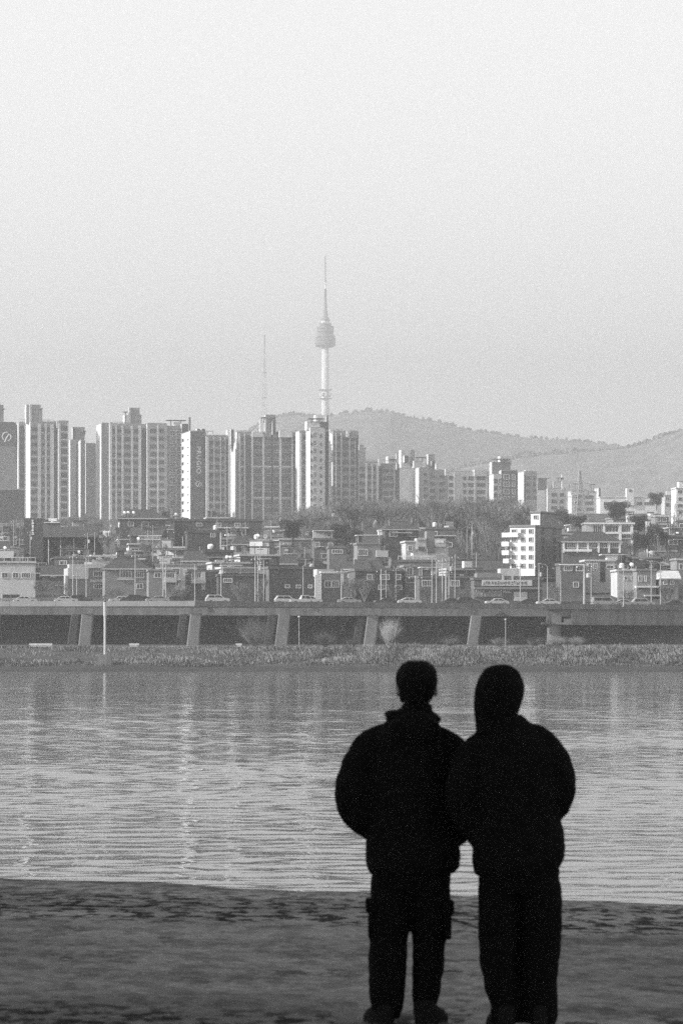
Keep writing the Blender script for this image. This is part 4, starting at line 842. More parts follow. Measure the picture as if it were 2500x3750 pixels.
# reeds and dry grass on the far bank
rr = random.Random(77)
def reeds(name, n, y0, y1, h0, h1, m, x0=-66, x1=68, wv=.09):
    b = MB()
    for _ in range(n):
        x = rr.uniform(x0, x1); y = rr.uniform(y0, y1) - x * 0.10
        dn = noise.noise((x * .12, y * .12, 2)) + .6 * noise.noise((x * .5, y * .4, 7))
        if dn < -.25 and rr.random() < .75: continue
        z = zt(0, y + x * .10) - .15; h = rr.uniform(h0, h1) * max(.25, 1 + .95 * dn + .5 * noise.noise((x * .045, 1, 4))); l = rr.uniform(-.35, .35)
        b.add([(x - wv, y, z), (x + wv, y + .03, z), (x + l * h * .4 + wv * .7, y, z + h * .75), (x + l * h, y + rr.uniform(-.2, .2), z + h)], [(0, 1, 2), (0, 2, 3)])
    o = b.build(name, m); o['kind'] = 'stuff'; o['label'] = {'reed': 'dry pale reeds crowding the far river bank', 'reed_dark': 'dark low scrub along the foot of the far bank', 'twig': 'tangled leafless undergrowth on the slope of the wood'}[m]; o['category'] = 'reeds'
reeds('reeds', 46000, 660, 687, .4, 1.0, 'reed', wv=.045); reeds('undergrowth', 6000, 1000, 1340, .8, 2.4, 'twig', -22, 62, .05); reeds('scrub', 9000, 656, 664, .2, .6, 'reed_dark'); reeds('dry_grass', 9000, 693, 720, .2, .5, 'reed', wv=.06)

# ------------------------------------------------------------------ poles
def lamp_mesh():
    b = MB(); b.tube((0, 0, 0), (0, 0, .9), .16, .16, 8); b.tube((0, 0, .9), (0, 0, 9.3), .11, .075, 8); P = b.mesh('pole', ['pole'])
    b = MB(); b.tube((0, 0, 9.25), (-.5, 0, 9.75), .06, .05, 6); b.tube((-.5, 0, 9.75), (-1.6, 0, 9.95), .05, .045, 6); A = b.mesh('arm', ['pole'])
    b = MB(); b.box(-2.25, -1.5, -.16, .16, 9.88, 10.04); b.box(-2.2, -1.6, -.13, .13, 9.83, 9.879, 1); L = b.mesh('lamp_head', ['pole', 'lamp_glass']); return P, A, L
LP = lamp_mesh()
def street_lamp(px, ytop, Y, label, flip=False):
    z0 = zt(0, Y) if Y > 776 else road(px)[2] - .03
    root = thing('street_lamp', label, 'street lamp', (PX(px, Y), Y, z0), math.pi if flip else 0, 'street lamps along the road'); s_ = (PZ(ytop, Y) - z0) / 10.0; root.scale = (min(s_, 1.2), 1, s_)
    for n_, me in zip(('pole', 'arm', 'lamp_head'), LP): inst(n_, me, root)
def up_mesh():
    b = MB(); b.tube((0, 0, -.3), (0, 0, 10), .15, .10, 8); P = b.mesh('pole', ['pole'])
    b = MB(); b.box(-.9, .9, -.06, .06, 9.2, 9.32); A = b.mesh('crossarm', ['pole_dark'])
    b = MB(); b.lathe([(.03, 0), (.09, .05), (.05, .12), (.09, .18), (.03, .26)], 8); I = b.mesh('insulator', ['metal_white'])
    b = MB(); b.lathe([(.28, 0), (.3, .1), (.3, .75), (.2, .85)], 10); Tn = b.mesh('transformer', ['concrete']); return P, A, I, Tn
UP = up_mesh()
def utility_pole(px, ytop, Y, label, trafo=False, thick=1.0):
    z0 = zt(0, Y) if Y > 776 else road(px)[2] - .03
    root = thing('utility_pole', label, 'utility pole', (PX(px, Y), Y, z0), .2, 'utility poles along the road'); s_ = (PZ(ytop, Y) - z0) / 10.0; root.scale = (thick, thick, s_)
    inst('pole', UP[0], root); inst('crossarm', UP[1], root)
    for x_ in (-.8, 0, .8): inst('insulator', UP[2], root, (x_, 0, 9.32))
    if trafo: inst('transformer', UP[3], root, (.45, 0, 7.4))
for px, yt, Y, fl, lab in ((317, 2031, 790, 0, 'street lamp before the rounded white upper wall'), (714, 2056, 768, 0, 'street lamp before the grey balcony house'), (810, 2048, 790, 1, 'street lamp beside the low brick house'), (1110, 2062, 768, 1, 'street lamp before the dark rendered block'), (1581, 2027, 792, 1, 'tall street lamp among the workshop poles'), (1597, 2040, 790, 0, 'street lamp paired with the tall one at the workshop'), (2003, 2063, 768, 0, 'street lamp just past the broad shop'), (2052, 2080, 769, 0, 'street lamp before the thin white roof line'), (2281, 2066, 769, 0, 'street lamp before the stepped pale walls'), (2383, 2048, 795, 0, 'street lamp before the dark rendered house'), (2417, 2054, 800, 0, 'street lamp beside the gabled outbuilding')):
    street_lamp(px, yt, Y, lab, fl)
for px, yt, Y, tr, th_, lab in ((268, 2030, 792, 0, .9, 'thin utility pole beside the hall columns'), (282, 2100, 788, 0, .8, 'short utility pole beside the street lamp'), (496, 2025, 800, 0, .9, 'utility pole before the eaved house'), (598, 2040, 800, 0, .9, 'utility pole at the balcony box'), (608, 2030, 830, 0, .8, 'utility pole above the corner balcony house'), (935, 2038, 798, 0, 1, 'tall utility pole before the low brick house'), (945, 2036, 800, 1, .9, 'utility pole carrying a transformer near the brick house'), (966, 2050, 800, 0, .8, 'thin utility pole against the dark block'), (1250, 2084, 790, 0, 1.1, 'utility pole at the white-edged small building'), (1395, 2084, 788, 0, 1.1, 'utility pole before the dark terrace'), (1413, 2088, 800, 0, .7, 'thin utility pole before the dark terrace'), (1449, 2080, 805, 0, .7, 'thin utility pole at the terrace end'), (1521, 2108, 786, 0, 1.6, 'stout utility pole at the shop house'), (1619, 2044, 800, 0, 1, 'utility pole over the workshop'), (1632, 2088, 788, 0, 1.5, 'stout utility pole over the workshop'), (1643, 2040, 802, 1, 1, 'utility pole carrying a transformer over the workshop'), (1665, 2030, 800, 0, .8, 'utility pole between workshop and shop'), (1904, 2060, 798, 0, .9, 'utility pole crossing the shop sign'), (1972, 2066, 800, 1, .9, 'utility pole carrying a transformer at the shop end'), (2138, 2066, 786, 1, 1.9, 'stout pale utility pole before the brick gables'), (2163, 2080, 800, 0, .8, 'thin utility pole before the brick gables'), (2262, 2070, 810, 0, .9, 'utility pole beside the passage')):
    utility_pole(px, yt, Y, lab, tr, th_)
rp = random.Random(12)
for i in range(34):
    px, Y = rp.uniform(-20, 2510), rp.uniform(860, 1130)
    if 1840 < px < 2040 or 660 < px < 770: continue
    utility_pole(px, HY - (zt(0, Y) + rp.uniform(8, 11) - HC) * F / Y, Y, 'slim utility pole among the %s houses %s' % ('western' if px < 1250 else 'eastern', 'on the lower slope' if Y < 960 else 'midway up the slope' if Y < 1050 else 'high on the slope'), rp.random() < .3, .8)
# thin lamp poles under the expressway
for px, yt, lab in ((1095, 2262, 'thin lamp pole in the shade between two piers'), (1850, 2272, 'thin lamp pole above the small pale bush')):
    Y = 703; z0 = zt(0, Y); root = thing('path_lamp', lab, 'lamp', (PX(px, Y), Y, z0), 0, 'thin lamps by the path'); h = PZ(yt, Y) - z0
    b = MB(); b.tube((0, 0, -.2), (0, 0, h), .07, .05, 6); b.build('pole', 'pole', root); b = MB(); b.lathe([(.1, h), (.22, h + .1), (.2, h + .25), (.05, h + .35)], 10); b.build('lamp_head', 'concrete', root)
# mast on a footing at the water's edge
Y = 662; z0 = PZ(2404, Y); root = thing('river_mast', 'tall pole mast with white upper half on a footing at the bank', 'mast', (PX(385, Y), Y, z0), 0)
b = MB(); b.box(-1.2, 1.2, -1.0, 1.0, -1.6, .3); b.build('footing', 'concrete_old', root)
h1 = PZ(2258, Y) - z0; h2 = PZ(2205, Y) - z0; h3 = PZ(2186, Y) - z0
b = MB(); b.tube((0, 0, .35), (0, 0, h1), .2, .19, 10); b.build('lower_pole', 'concrete', root)
b = MB(); b.tube((0, 0, h1), (0, 0, h2), .26, .26, 12); b.build('upper_pole', 'paint_white', root)
b = MB(); b.tube((0, 0, h2), (0, 0, h3), .14, .12, 8); b.lathe([(.2, h2 + .1), (.28, h2 + .2), (.2, h2 + .35)], 10); b.build('neck', 'pole_dark', root)
b = MB(); b.box(-.75, .75, -.3, .3, h3, h3 + .18); b.lathe([(.3, h3 + .18), (.25, h3 + .4), (.05, h3 + .5)], 10); b.build('lamp_crossbar', 'pole_dark', root)
# bench-like concrete kerb blocks by the path
for px, w_, lab in ((492, 1.8, 'short white concrete block on the path beside the mast'), (150, 4.2, 'long pale kerb block on the path under the girder'), (875, 1.1, 'small white concrete block before the round bush')):
    Y = 693; b = MB(); b.box(-w_ / 2, w_ / 2, -.25, .25, 0, .32); b.box(-w_ / 2 + .2, w_ / 2 - .2, -.2, .2, -.3, -.002); o = b.build('concrete_block', 'paint_white' if w_ < 3 else 'concrete'); o.location = (PX(px, Y), Y, zt(0, Y) + .55); tag(o, lab, 'block', 'pale blocks by the path')
# ------------------------------------------------------------------ cars
def car_parts(kind):
    P = {}; L, Wd = {'sedan': (4.6, 1.8), 'suv': (4.6, 1.86), 'van': (4.9, 1.9), 'pickup': (5.0, 1.8)}[kind]
    prof = {'sedan': [(-2.3, .35), (-2.32, .75), (-2.1, .92), (-1.1, .98), (1.25, 1.0), (2.15, .95), (2.3, .7), (2.28, .35)],
            'suv': [(-2.28, .38), (-2.32, .8), (-2.15, 1.02), (-1.2, 1.08), (2.2, 1.1), (2.3, .8), (2.28, .38)],
            'van': [(-2.42, .36), (-2.45, .8), (-2.2, 1.1), (-1.7, 1.15), (2.42, 1.15), (2.45, .5), (2.4, .36)],
            'pickup': [(-2.5, .38), (-2.5, .8), (-2.3, 1.0), (-1.6, 1.04), (.4, 1.04), (.42, .95), (2.48, .95), (2.5, .5), (2.48, .38)]}[kind]
    cab = {'sedan': [(-1.15, .97), (-.45, 1.44), (.75, 1.46), (1.75, .98)], 'suv': [(-1.25, 1.07), (-.55, 1.66), (1.75, 1.68), (2.18, 1.09)],
           'van': [(-1.9, 1.14), (-1.2, 1.9), (2.3, 1.92), (2.41, 1.14)], 'pickup': [(-1.7, 1.03), (-1.1, 1.72), (.25, 1.72), (.4, 1.03)]}[kind]
    b = MB(); b.prism(prof, -Wd / 2, Wd / 2); c = [(x, z) for x, z in cab]; n = len(c)
    # cabin narrows to the roof
    v = [(x, -Wd / 2 + .06 + (.2 if z > 1.2 else 0), z) for x, z in c] + [(x, Wd / 2 - .06 - (.2 if z > 1.2 else 0), z) for x, z in c]
    b.add(v, [(0, 1, 2, 3), (7, 6, 5, 4), (0, 4, 5, 1), (1, 5, 6, 2), (2, 6, 7, 3), (3, 7, 4, 0)]); P['body'] = b
    def shrink(a): 
        cx = sum(p[0] for p in c) / 4; z0 = c[0][1] + .05; z1 = c[1][1] - .1
        f0 = .9; xs0 = cx + (c[0][0] - cx) * .86; xs3 = cx + (c[3][0] - cx) * .88; xs1 = cx + (c[1][0] - cx) * .86; xs2 = cx + (c[2][0] - cx) * .9
        return xs0, xs1, xs2, xs3, z0, z1
    xs0, xs1, xs2, xs3, z0, z1 = shrink(0); mid = (xs1 + xs2) / 2
    for nm, (a0, a1, a2, a3) in (('front_window', (xs0, xs1, mid - .06, mid - .06)), ('rear_window', (mid + .06, mid + .06, xs2, xs3))):
        b = MB()
        for sg in (-1, 1):
            yb, yt_ = sg * (Wd / 2 - .07 + .03), sg * (Wd / 2 - .26 + .05)
            b.add([(a0, yb, z0), (a1, yt_, z1), (a2, yt_, z1), (a3, yb, z0)], [(0, 1, 2, 3)])
        P[nm] = b
    b = MB(); b.add([(c[0][0] - .0, -Wd/2 + .2, c[0][1] + .06), (c[0][0], Wd/2 - .2, c[0][1] + .06), (c[1][0] - .08, Wd/2 - .36, c[1][1] - .06), (c[1][0] - .08, -Wd/2 + .36, c[1][1] - .06)], [(0, 1, 2, 3)]); P['windscreen'] = b
    b = MB(); 
    w_ = MB(); w_.tube((0, -.11, 0), (0, .11, 0), .33, .33, 14); w_.tube((0, -.115, 0), (0, -.112, 0), .2, .2, 10, 1); P['wheel'] = w_
    h = MB(); h.box(-L / 2 - .03, -L / 2 + .1, -.2, .2, .62, .78); P['headlight'] = h
    t_ = MB(); t_.box(L / 2 - .12, L / 2 + .03, -.16, .16, .7, .88); P['taillight'] = t_
    return P, L, Wd
CP = {}
for kd in ('sedan', 'suv', 'van', 'pickup'):
    P, L, Wd = car_parts(kd); CP[kd] = ({k: b for k, b in P.items()}, L, Wd)
CM = {}
def car(px, kind, paint, label, lane=1.9, flip=False):
    P, L, Wd = CP[kind]; x, Y, zr = road(px); z = zr - .02
    root = thing(kind + '_car', label, {'van': 'van', 'pickup': 'pickup truck'}.get(kind, 'car'), (PX(px, Y + lane), Y + lane, z), (math.pi if flip else 0) + .17, 'cars on the expressway')
    def g_(part, m):
        k = (kind, part, m)
        if k not in CM: CM[k] = P[part].mesh(part, [m] if isinstance(m, str) else list(m))
        return CM[k]
    inst('body', g_('body', paint), root)
    for p_ in ('front_window', 'rear_window', 'windscreen'): inst(p_, g_(p_, 'car_glass'), root)
    for wx in (-L * .31, L * .3):
        for sg in (-1, 1): inst('wheel', g_('wheel', ('rubber', 'pole')), root, (wx, sg * (Wd / 2 - .1), .33), 0 if sg < 0 else math.pi)
    for sg in (-1, 1): inst('headlight', g_('headlight', 'lamp_glass'), root, (0, sg * .62, 0)); inst('taillight', g_('taillight', 'paint_dark'), root, (0, sg * .66, 0))
for px, kd, pt, ln, fl, lab in ((50, 'van', 'paint_silver', 5.5, 1, 'silver van with a ladder rack leading the line of traffic'), (92, 'sedan', 'paint_white', 1.9, 1, 'white saloon car in front of the silver van'), (242, 'sedan', 'paint_white', 1.9, 1, 'white saloon car followed by a dark one near the mast'), (296, 'suv', 'paint_dark', 5.4, 1, 'dark estate car right behind a white saloon'), (442, 'sedan', 'paint_white', 5.4, 0, 'white saloon car heading two dark cars'), (482, 'suv', 'paint_dark', 1.9, 0, 'dark estate car between a white and a dark car'), (522, 'sedan', 'paint_dark', 5.4, 0, 'dark saloon car last of three close together'), (578, 'sedan', 'paint_silver', 1.9, 0, 'silver saloon car overlapping a dark one'), (634, 'sedan', 'paint_dark', 5.4, 0, 'dark saloon car behind a silver saloon'), (796, 'suv', 'paint_white', 1.9, 1, 'long white estate car alone before the grey balcony house'), (1048, 'suv', 'paint_white', 5.4, 1, 'white estate car beside the white pickup'), (1108, 'pickup', 'paint_white', 1.9, 1, 'white pickup truck with double cab'), (1136, 'suv', 'paint_white', 6.4, 1, 'white car half hidden behind the white pickup'),
                               (1278, 'sedan', 'paint_silver', 1.9, 1, 'silver saloon car just past the white-edged building'), (1412, 'sedan', 'paint_dark', 5.4, 0, 'dark saloon car before the dark terrace'), (1498, 'sedan', 'paint_white', 1.9, 1, 'white saloon car alone before the shop house'), (1655, 'sedan', 'paint_dark', 5.4, 1, 'dark saloon car below the workshop poles'), (1712, 'suv', 'paint_dark', 5.4, 1, 'dark estate car between workshop and shop'), (1818, 'sedan', 'paint_white', 1.9, 0, 'white saloon car before the shop sign'), (1935, 'sedan', 'paint_dark', 5.4, 1, 'dark saloon car before the shop shutter'), (2005, 'sedan', 'paint_white', 1.9, 0, 'white saloon car at the street lamp past the shop'), (2210, 'van', 'paint_silver', 1.9, 1, 'silver van before the brick gables'), (2285, 'sedan', 'paint_silver', 1.9, 1, 'silver saloon car following the silver van'), (2352, 'suv', 'paint_silver', 1.9, 1, 'silver estate car before the dark rendered house'), (2470, 'sedan', 'paint_dark', 5.4, 1, 'dark saloon car before the gabled outbuilding')):
    car(px, kd, pt, lab, ln, fl)
# ------------------------------------------------------------------ lattice pylon
Y = 1260; zb_ = PZ(1960, Y); root = thing('lattice_pylon', 'tall pale lattice power pylon standing among the eastern slope houses', 'pylon', (PX(2121, Y), Y, zb_), .3)
hh = PZ(1722, Y) - zb_; wb = 2.6
def leg_at(t, sx, sy): r_ = wb * (1 - t) ** 1.3 + .28; return Vector((sx * r_, sy * r_, hh * t))
for sx in (-1, 1):
    for sy in (-1, 1):
        b = MB()
        for i in range(8): b.tube(leg_at(i / 8, sx, sy), leg_at((i + 1) / 8, sx, sy), .12, .1, 5)
        b.build('leg', 'pole', root)
b = MB()
for i in range(14):
    t0, t1 = i / 14, (i + 1) / 14
    for (s0, s1) in (((-1, -1), (1, -1)), ((1, -1), (1, 1)), ((1, 1), (-1, 1)), ((-1, 1), (-1, -1))):
        b.tube(leg_at(t0, *s0), leg_at(t1, *s1), .055, .055, 4); b.tube(leg_at(t0, *s1), leg_at(t1, *s0), .055, .055, 4)
b.build('bracing', 'pole', root)
for py, hw in ((1772, 3.6), (1797, 3.0), (1822, 4.4)):
    z = PZ(py, Y) - zb_; b = MB()
    for sg in (-1, 1): b.tube((0, -.3, z), (sg * hw, 0, z + .1), .09, .06, 4); b.tube((0, .3, z + .9), (sg * hw, 0, z + .1), .08, .06, 4)
    b.build('crossarm', 'pole', root)
    for sg in (-1, 1): b = MB(); b.lathe([(.05, z - 1.4), (.14, z - 1.2), (.08, z - .9), (.14, z - .6), (.05, z - .1)], 8, c=(sg * hw, 0)); b.build('insulator', 'pole_dark', root)
# ------------------------------------------------------------------ tower on the hill, radio mast
Y = 6300; kk = Y / F; cx = 1191; zb_ = PZ(1575, Y); root = thing('observation_tower', 'tall white observation tower with drum pod and needle mast on the hill', 'tower', (PX(cx, Y), Y, zb_), 0)
zz = lambda py: PZ(py, Y) - zb_
b = MB(); b.lathe([(15 * kk, -6), (14 * kk, zz(1510)), (12.6 * kk, zz(1272))], 40); b.build('shaft', 'ntower_white', root, True)
for py in (1428, 1460): b = MB(); b.lathe([(14 * kk, zz(py + 2)), (25 * kk, zz(py + 1)), (25 * kk, zz(py - 1)), (14 * kk, zz(py - 2))], 32); b.build('ring_platform', 'ntower_dark', root)
b = MB()
for k in range(8):
    a = math.pi * 2 * k / 8 + .2; b.lathe([(1.2, zz(1452)), (1.8, zz(1450)), (1.8, zz(1440)), (1.0, zz(1438))], 10, c=(17 * kk * math.cos(a), 17 * kk * math.sin(a)))
b.build('dish_antennas', 'ntower_white', root)
b = MB(); b.lathe([(13 * kk, zz(1273)), (30 * kk, zz(1271)), (37 * kk, zz(1266)), (37.5 * kk, zz(1256))], 40); b.build('pod_base', 'ntower_dark', root)
prof = ((1256, 1251, 38, 'ntower_grey'), (1251, 1246, 36.5, 'ntower_dark'), (1246, 1240, 38, 'ntower_grey'), (1240, 1234, 36.5, 'ntower_dark'), (1234, 1228, 36, 'ntower_grey'), (1228, 1222, 31, 'ntower_grey'), (1222, 1215, 29.5, 'ntower_dark'), (1215, 1208, 31, 'ntower_grey'), (1208, 1203, 29.5, 'ntower_dark'), (1203, 1195, 31, 'ntower_grey'), (1195, 1189, 20, 'ntower_dark'), (1189, 1183, 22, 'ntower_grey'), (1183, 1174, 16, 'ntower_white'), (1174, 1170, 18, 'ntower_grey'))
for y0, y1, r_, m in prof:
    b = MB(); b.lathe([(r_ * kk, zz(y0)), (r_ * kk, zz(y1))], 40); b.build('pod_window_band' if m == 'ntower_dark' else 'pod_floor_band', m, root)
b = MB(); b.lathe([(15 * kk, zz(1170)), (10 * kk, zz(1155)), (6 * kk, zz(1130)), (5 * kk, zz(1090)), ], 16); b.build('mast_base', 'ntower_grey', root)
for y0, y1, r_, m in ((1090, 1058, 4.6, 'ntower_dark'), (1058, 1032, 2.6, 'ntower_white'), (1032, 1026, 4.4, 'ntower_dark'), (1026, 985, 2.6, 'ntower_grey'), (985, 938, 2.3, 'ntower_dark')):
    b = MB(); b.lathe([(r_ * kk, zz(y0)), (r_ * .9 * kk, zz(y1))], 10); b.build('mast_segment', m, root)
Y = 6350; zb_ = PZ(1545, Y); root = thing('radio_mast', 'thin faint lattice radio mast on the hill beside the observation tower', 'mast', (PX(969, Y), Y, zb_), 0); kk = Y / F
zz = lambda py: PZ(py, Y) - zb_
for sx, sy in ((-1, -1), (1, -1), (0, 1)):
    b = MB(); pts = [(9, 1545), (7.5, 1455), (5.5, 1410), (3.6, 1360), (2.0, 1290), (.8, 1225)]
    for (r0, y0), (r1, y1) in zip(pts, pts[1:]): b.tube((sx * r0 * kk, sy * r0 * kk, zz(y0)), (sx * r1 * kk, sy * r1 * kk, zz(y1)), .26, .22, 5)
    b.build('leg', 'ntower_dark', root)
b = MB()
for i in range(24):
    t0 = 1545 - i * 13; r0 = lerp(-t0, [(-1545, 9), (-1455, 7.5), (-1360, 3.6), (-1225, .8)]) * kk; t1 = t0 - 13; sg = 1 if i % 2 else -1
    b.tube((-sg * r0, -r0, zz(t0)), (sg * r0, -r0, zz(t1)), .12, .12, 4); b.tube((sg * r0, -r0, zz(t0)), (0, r0, zz(t1)), .1, .1, 4)
b.build('bracing', 'ntower_dark', root)
for py in (1457, 1366): b = MB(); b.lathe([(9 * kk, zz(py)), (9 * kk, zz(py - 2))], 12); b.build('ring_platform', 'ntower_dark', root)

# ------------------------------------------------------------------ two people at the water
def ring(cx, cy, cz, rx, ry, n=22): return [(cx + rx * math.cos(2 * math.pi * k / n), cy + ry * math.sin(2 * math.pi * k / n), cz) for k in range(n)]
def sweep(b, pts, rad, n=14, flat=1.0):
    pts = [Vector(p) for p in pts]; out = []; P2 = []; R2 = []
    for i in range(len(pts) - 1):              # smooth the path
        p0 = pts[max(i - 1, 0)]; p1 = pts[i]; p2 = pts[i + 1]; p3 = pts[min(i + 2, len(pts) - 1)]
        for j in range(4):
            t = j / 4.0; P2.append(.5 * ((2 * p1) + (p2 - p0) * t + (2 * p0 - 5 * p1 + 4 * p2 - p3) * t * t + (3 * p1 - p0 - 3 * p2 + p3) * t ** 3)); R2.append(rad[i] + (rad[i + 1] - rad[i]) * t)
    P2.append(pts[-1]); R2.append(rad[-1]); rings = []
    ref = Vector((0, 1, 0.01))
    for i, p in enumerate(P2):
        d = (P2[min(i + 1, len(P2) - 1)] - P2[max(i - 1, 0)]).normalized(); a = d.cross(ref).normalized() if abs(d.dot(ref)) < .95 else d.cross(Vector((1, 0, 0))).normalized(); c = a.cross(d)
        rings.append([tuple(p + a * math.cos(2 * math.pi * k / n) * R2[i] + c * math.sin(2 * math.pi * k / n) * R2[i] * flat) for k in range(n)])
    b.loft(rings)
def ball(b, c, rx, ry, rz, n=16, m=9):
    b.loft([ring(c[0], c[1], c[2] - rz * math.cos(math.pi * (i + .35) / (m - .3)), max(rx * math.sin(math.pi * (i + .35) / (m - .3)), .002), max(ry * math.sin(math.pi * (i + .35) / (m - .3)), .002), n) for i in range(m)])
def skin_mesh(b, name, mats, vox, wr=0.0, wscale=12.0, it=6, seed=0, zstretch=1.0):
    me = b.mesh(name + '_raw', mats); o = bpy.data.objects.new(name + '_raw', me)
    r_ = o.modifiers.new('r', 'REMESH'); r_.mode = 'VOXEL'; r_.voxel_size = vox; s_ = o.modifiers.new('s', 'SMOOTH'); s_.iterations = it; s_.factor = .5
    out = evaluate(o); bpy.data.meshes.remove(me); out.name = name
    if wr:
        nv = len(out.vertices); co = [0.0] * (nv * 3); no = [0.0] * (nv * 3)
        out.vertices.foreach_get('co', co); out.vertices.foreach_get('normal', no)
        for i in range(0, nv * 3, 3):
            c = Vector((co[i] * wscale, co[i + 1] * wscale, co[i + 2] * wscale * zstretch + seed)); d = wr * (noise.noise(c) + .5 * noise.noise(c * 2.3))
            for j in range(3): co[i + j] += no[i + j] * d
        out.vertices.foreach_set('co', co)
    out.materials.clear(); out.materials.append(M[mats[0]]); out.polygons.foreach_set('use_smooth', [True] * len(out.polygons)); out.update(); return out
def hand(b, w, d, side):
    w = Vector(w); d = Vector(d).normalized(); s_ = d.cross(Vector((0, 1, 0))).normalized() * side
    sweep(b, [w, w + d * .04, w + d * .085], [.024, .036, .036], 10, .5)
    for i, (o_, L) in enumerate(((-.03, .06), (-.01, .07), (.01, .066), (.03, .05))):
        p = w + d * .08 + s_ * o_; q = p + d * L * .55; sweep(b, [p, q, q + (d * .8 + Vector((0, .5, 0))).normalized() * L * .5], [.0095, .009, .0075], 8)
    p = w + d * .025 - s_ * .03; q = p + (d * .6 - s_ * .8).normalized() * .035; sweep(b, [p, q, q + d * .03], [.012, .0105, .0085], 8)
def person(P):
    hx, hz = P['head']; J = P['arms']
    b = MB()                                     # the body: one continuous surface
    ball(b, (hx, .0, hz + .02), .078, .098, .105); ball(b, (hx, .025, hz - .045), .06, .07, .062)
    sweep(b, [(hx, .095, hz + .015), (hx, .118, hz - .01), (hx, .1, hz - .025)], [.008, .014, .012], 8)      # nose
    sweep(b, [(hx - .022, .088, hz - .058), (hx, .096, hz - .058), (hx + .022, .088, hz - .058)], [.006, .009, .006], 8)   # mouth
    for sg in (-1, 1): ball(b, (hx + sg * (.08 if P['hood'] else .09), -.008, hz - .03), .014, .02, .034, 10, 7); ball(b, (hx + sg * .034, .082, hz + .03), .018, .014, .009, 8, 5)
    nx_ = P['neck']; sweep(b, [(hx, -.005, hz - .05), (nx_, -.01, 1.48), (P['cx'], -.01, 1.40)], [.055, .055, .08], 14)
    cx_ = P['cx']; b.loft([ring(cx_ + q[0], 0, q[1], q[2], q[3]) for q in ((0, .80, .10, .09), (0, .86, .165, .105), (0, .95, .155, .1), (0, 1.08, .14, .095), (0, 1.22, .165, .105), (0, 1.33, .175, .1), (0, 1.39, .14, .08), (0, 1.43, .06, .06))])
    for i, leg in enumerate(P['legs']):
        sweep(b, [(leg[0][1] * .9, 0, .9), (leg[1][1], 0, .55), (leg[2][1], 0, .48), (leg[3][1], .0, .3), (leg[4][1], -.01, .09)], [.085, .066, .058, .055, .038], 12)
        sweep(b, [(leg[4][1], -.04, .05), (leg[4][1], .06, .045), (leg[4][1] + (.01 if i else -.01), .15, .03)], [.035, .038, .025], 10)
    for a in J:
        sweep(b, a[0], [.04, .048, .044, .04, .04, .034, .028], 12); p = Vector(a[0][-1]); hand(b, p, (p - Vector(a[0][-2])) + Vector((0, .02, -.05)), a[2])
    o = inst('person', skin_mesh(b, 'person', ['skin'], .0075, it=3), None, P['loc'], P.get('rz', 0)); tag(o, P['label'], 'person', None)
    if 'sz' in P: o.scale = (P['sz'],) * 3
    for sg in (-1, 1): b = MB(); ball(b, (hx + sg * .034, .083, hz + .022), .012, .012, .01, 8, 6); b.build('eye', 'eye', o, True)
    b = MB()                                     # jacket with sleeves
    b.loft([ring(cx, P.get('jy', 0), z, rx, ry, 28) for z, cx, rx, ry in P['jacket']])
    for pts, rad, sd_ in J: sweep(b, pts, rad, 16)
    for c in P['collar']: ball(b, *c)
    jk = inst('jacket', skin_mesh(b, 'jacket', ['cloth_jacket'], .010, .0065, 10, 4, P['seed'], 2.0), o)
    b = MB()                                     # trousers
    b.loft([ring(P['cx'] * .3, 0, z, rx, ry, 24) for z, rx, ry in ((.64, .12, .10), (.72, .185, .125), (.80, .19, .13), (.88, .17, .12))])
    for leg in P['legs']: b.loft([ring(cx, cy, z, rx, rx * 1.02, 20) for z, cx, rx, cy in leg])
    tr = inst('trousers', skin_mesh(b, 'trousers', ['cloth_trouser'], .010, .006, 9, 4, P['seed'] + 3, 1.6), o)
    for i, (x0, x1, z0, z1, y0, y1) in enumerate(P.get('pockets', ())):
        b = MB(); b.box(x0, x1, y0, y1, z0, z1); b.box(x0 - .012, x1 + .012, y0 - .01, y1 + .01, z1 - .055, z1 + .006); inst('cargo_pocket', skin_mesh(b, 'cargo_pocket', ['cloth_trouser'], .006, .003, 20, 3, i), tr)
    for i, (fx, ang) in enumerate(P['shoes']):
        b = MB(); ca, sa = math.cos(ang), math.sin(ang)
        rg = []
        for z, rx, y0, y1 in ((-.012, .05, -.1, .19), (.0, .056, -.11, .2), (.03, .057, -.112, .2), (.06, .052, -.105, .16), (.09, .048, -.1, .06), (.12, .045, -.09, .03)):
            r_ = ring(0, (y0 + y1) / 2, z, rx, (y1 - y0) / 2); rg.append([(fx + x * ca - y * sa, x * sa + y * ca, zq) for x, y, zq in r_])
        b.loft(rg); sh_ = inst('shoe', skin_mesh(b, 'shoe', ['shoe'], .008, .001, 20, 3), o)
        b = MB(); b.loft([[(x, y, z_) for x, y, _ in rg[1]] for z_ in (-.022, .012)]); b.build('sole', 'rubber', sh_, True)
    b = MB()
    if P['hood'] is None:                        # short hair
        b.loft([ring(cx, -.018, z, rx, rx * 1.02) for z, cx, rx in P['hair']]); ball(b, (P['head'][0] - .068, -.01, 1.575), .016, .03, .03)
        inst('hair', skin_mesh(b, 'hair', ['hair'], .005, .004, 55, 3, 5, .45), o)
    else:
        b.loft([ring(cx, -.02, z, rx, rx * 1.08) for z, cx, rx in P['hood']]); inst('hood', skin_mesh(b, 'hood', ['cloth_jacket'], .008, .004, 12, 3, 9), o)
    return o
def at_sand(px, Y):
    x = PX(px, Y); return (x, Y, sand_z(x, Y) + .004)
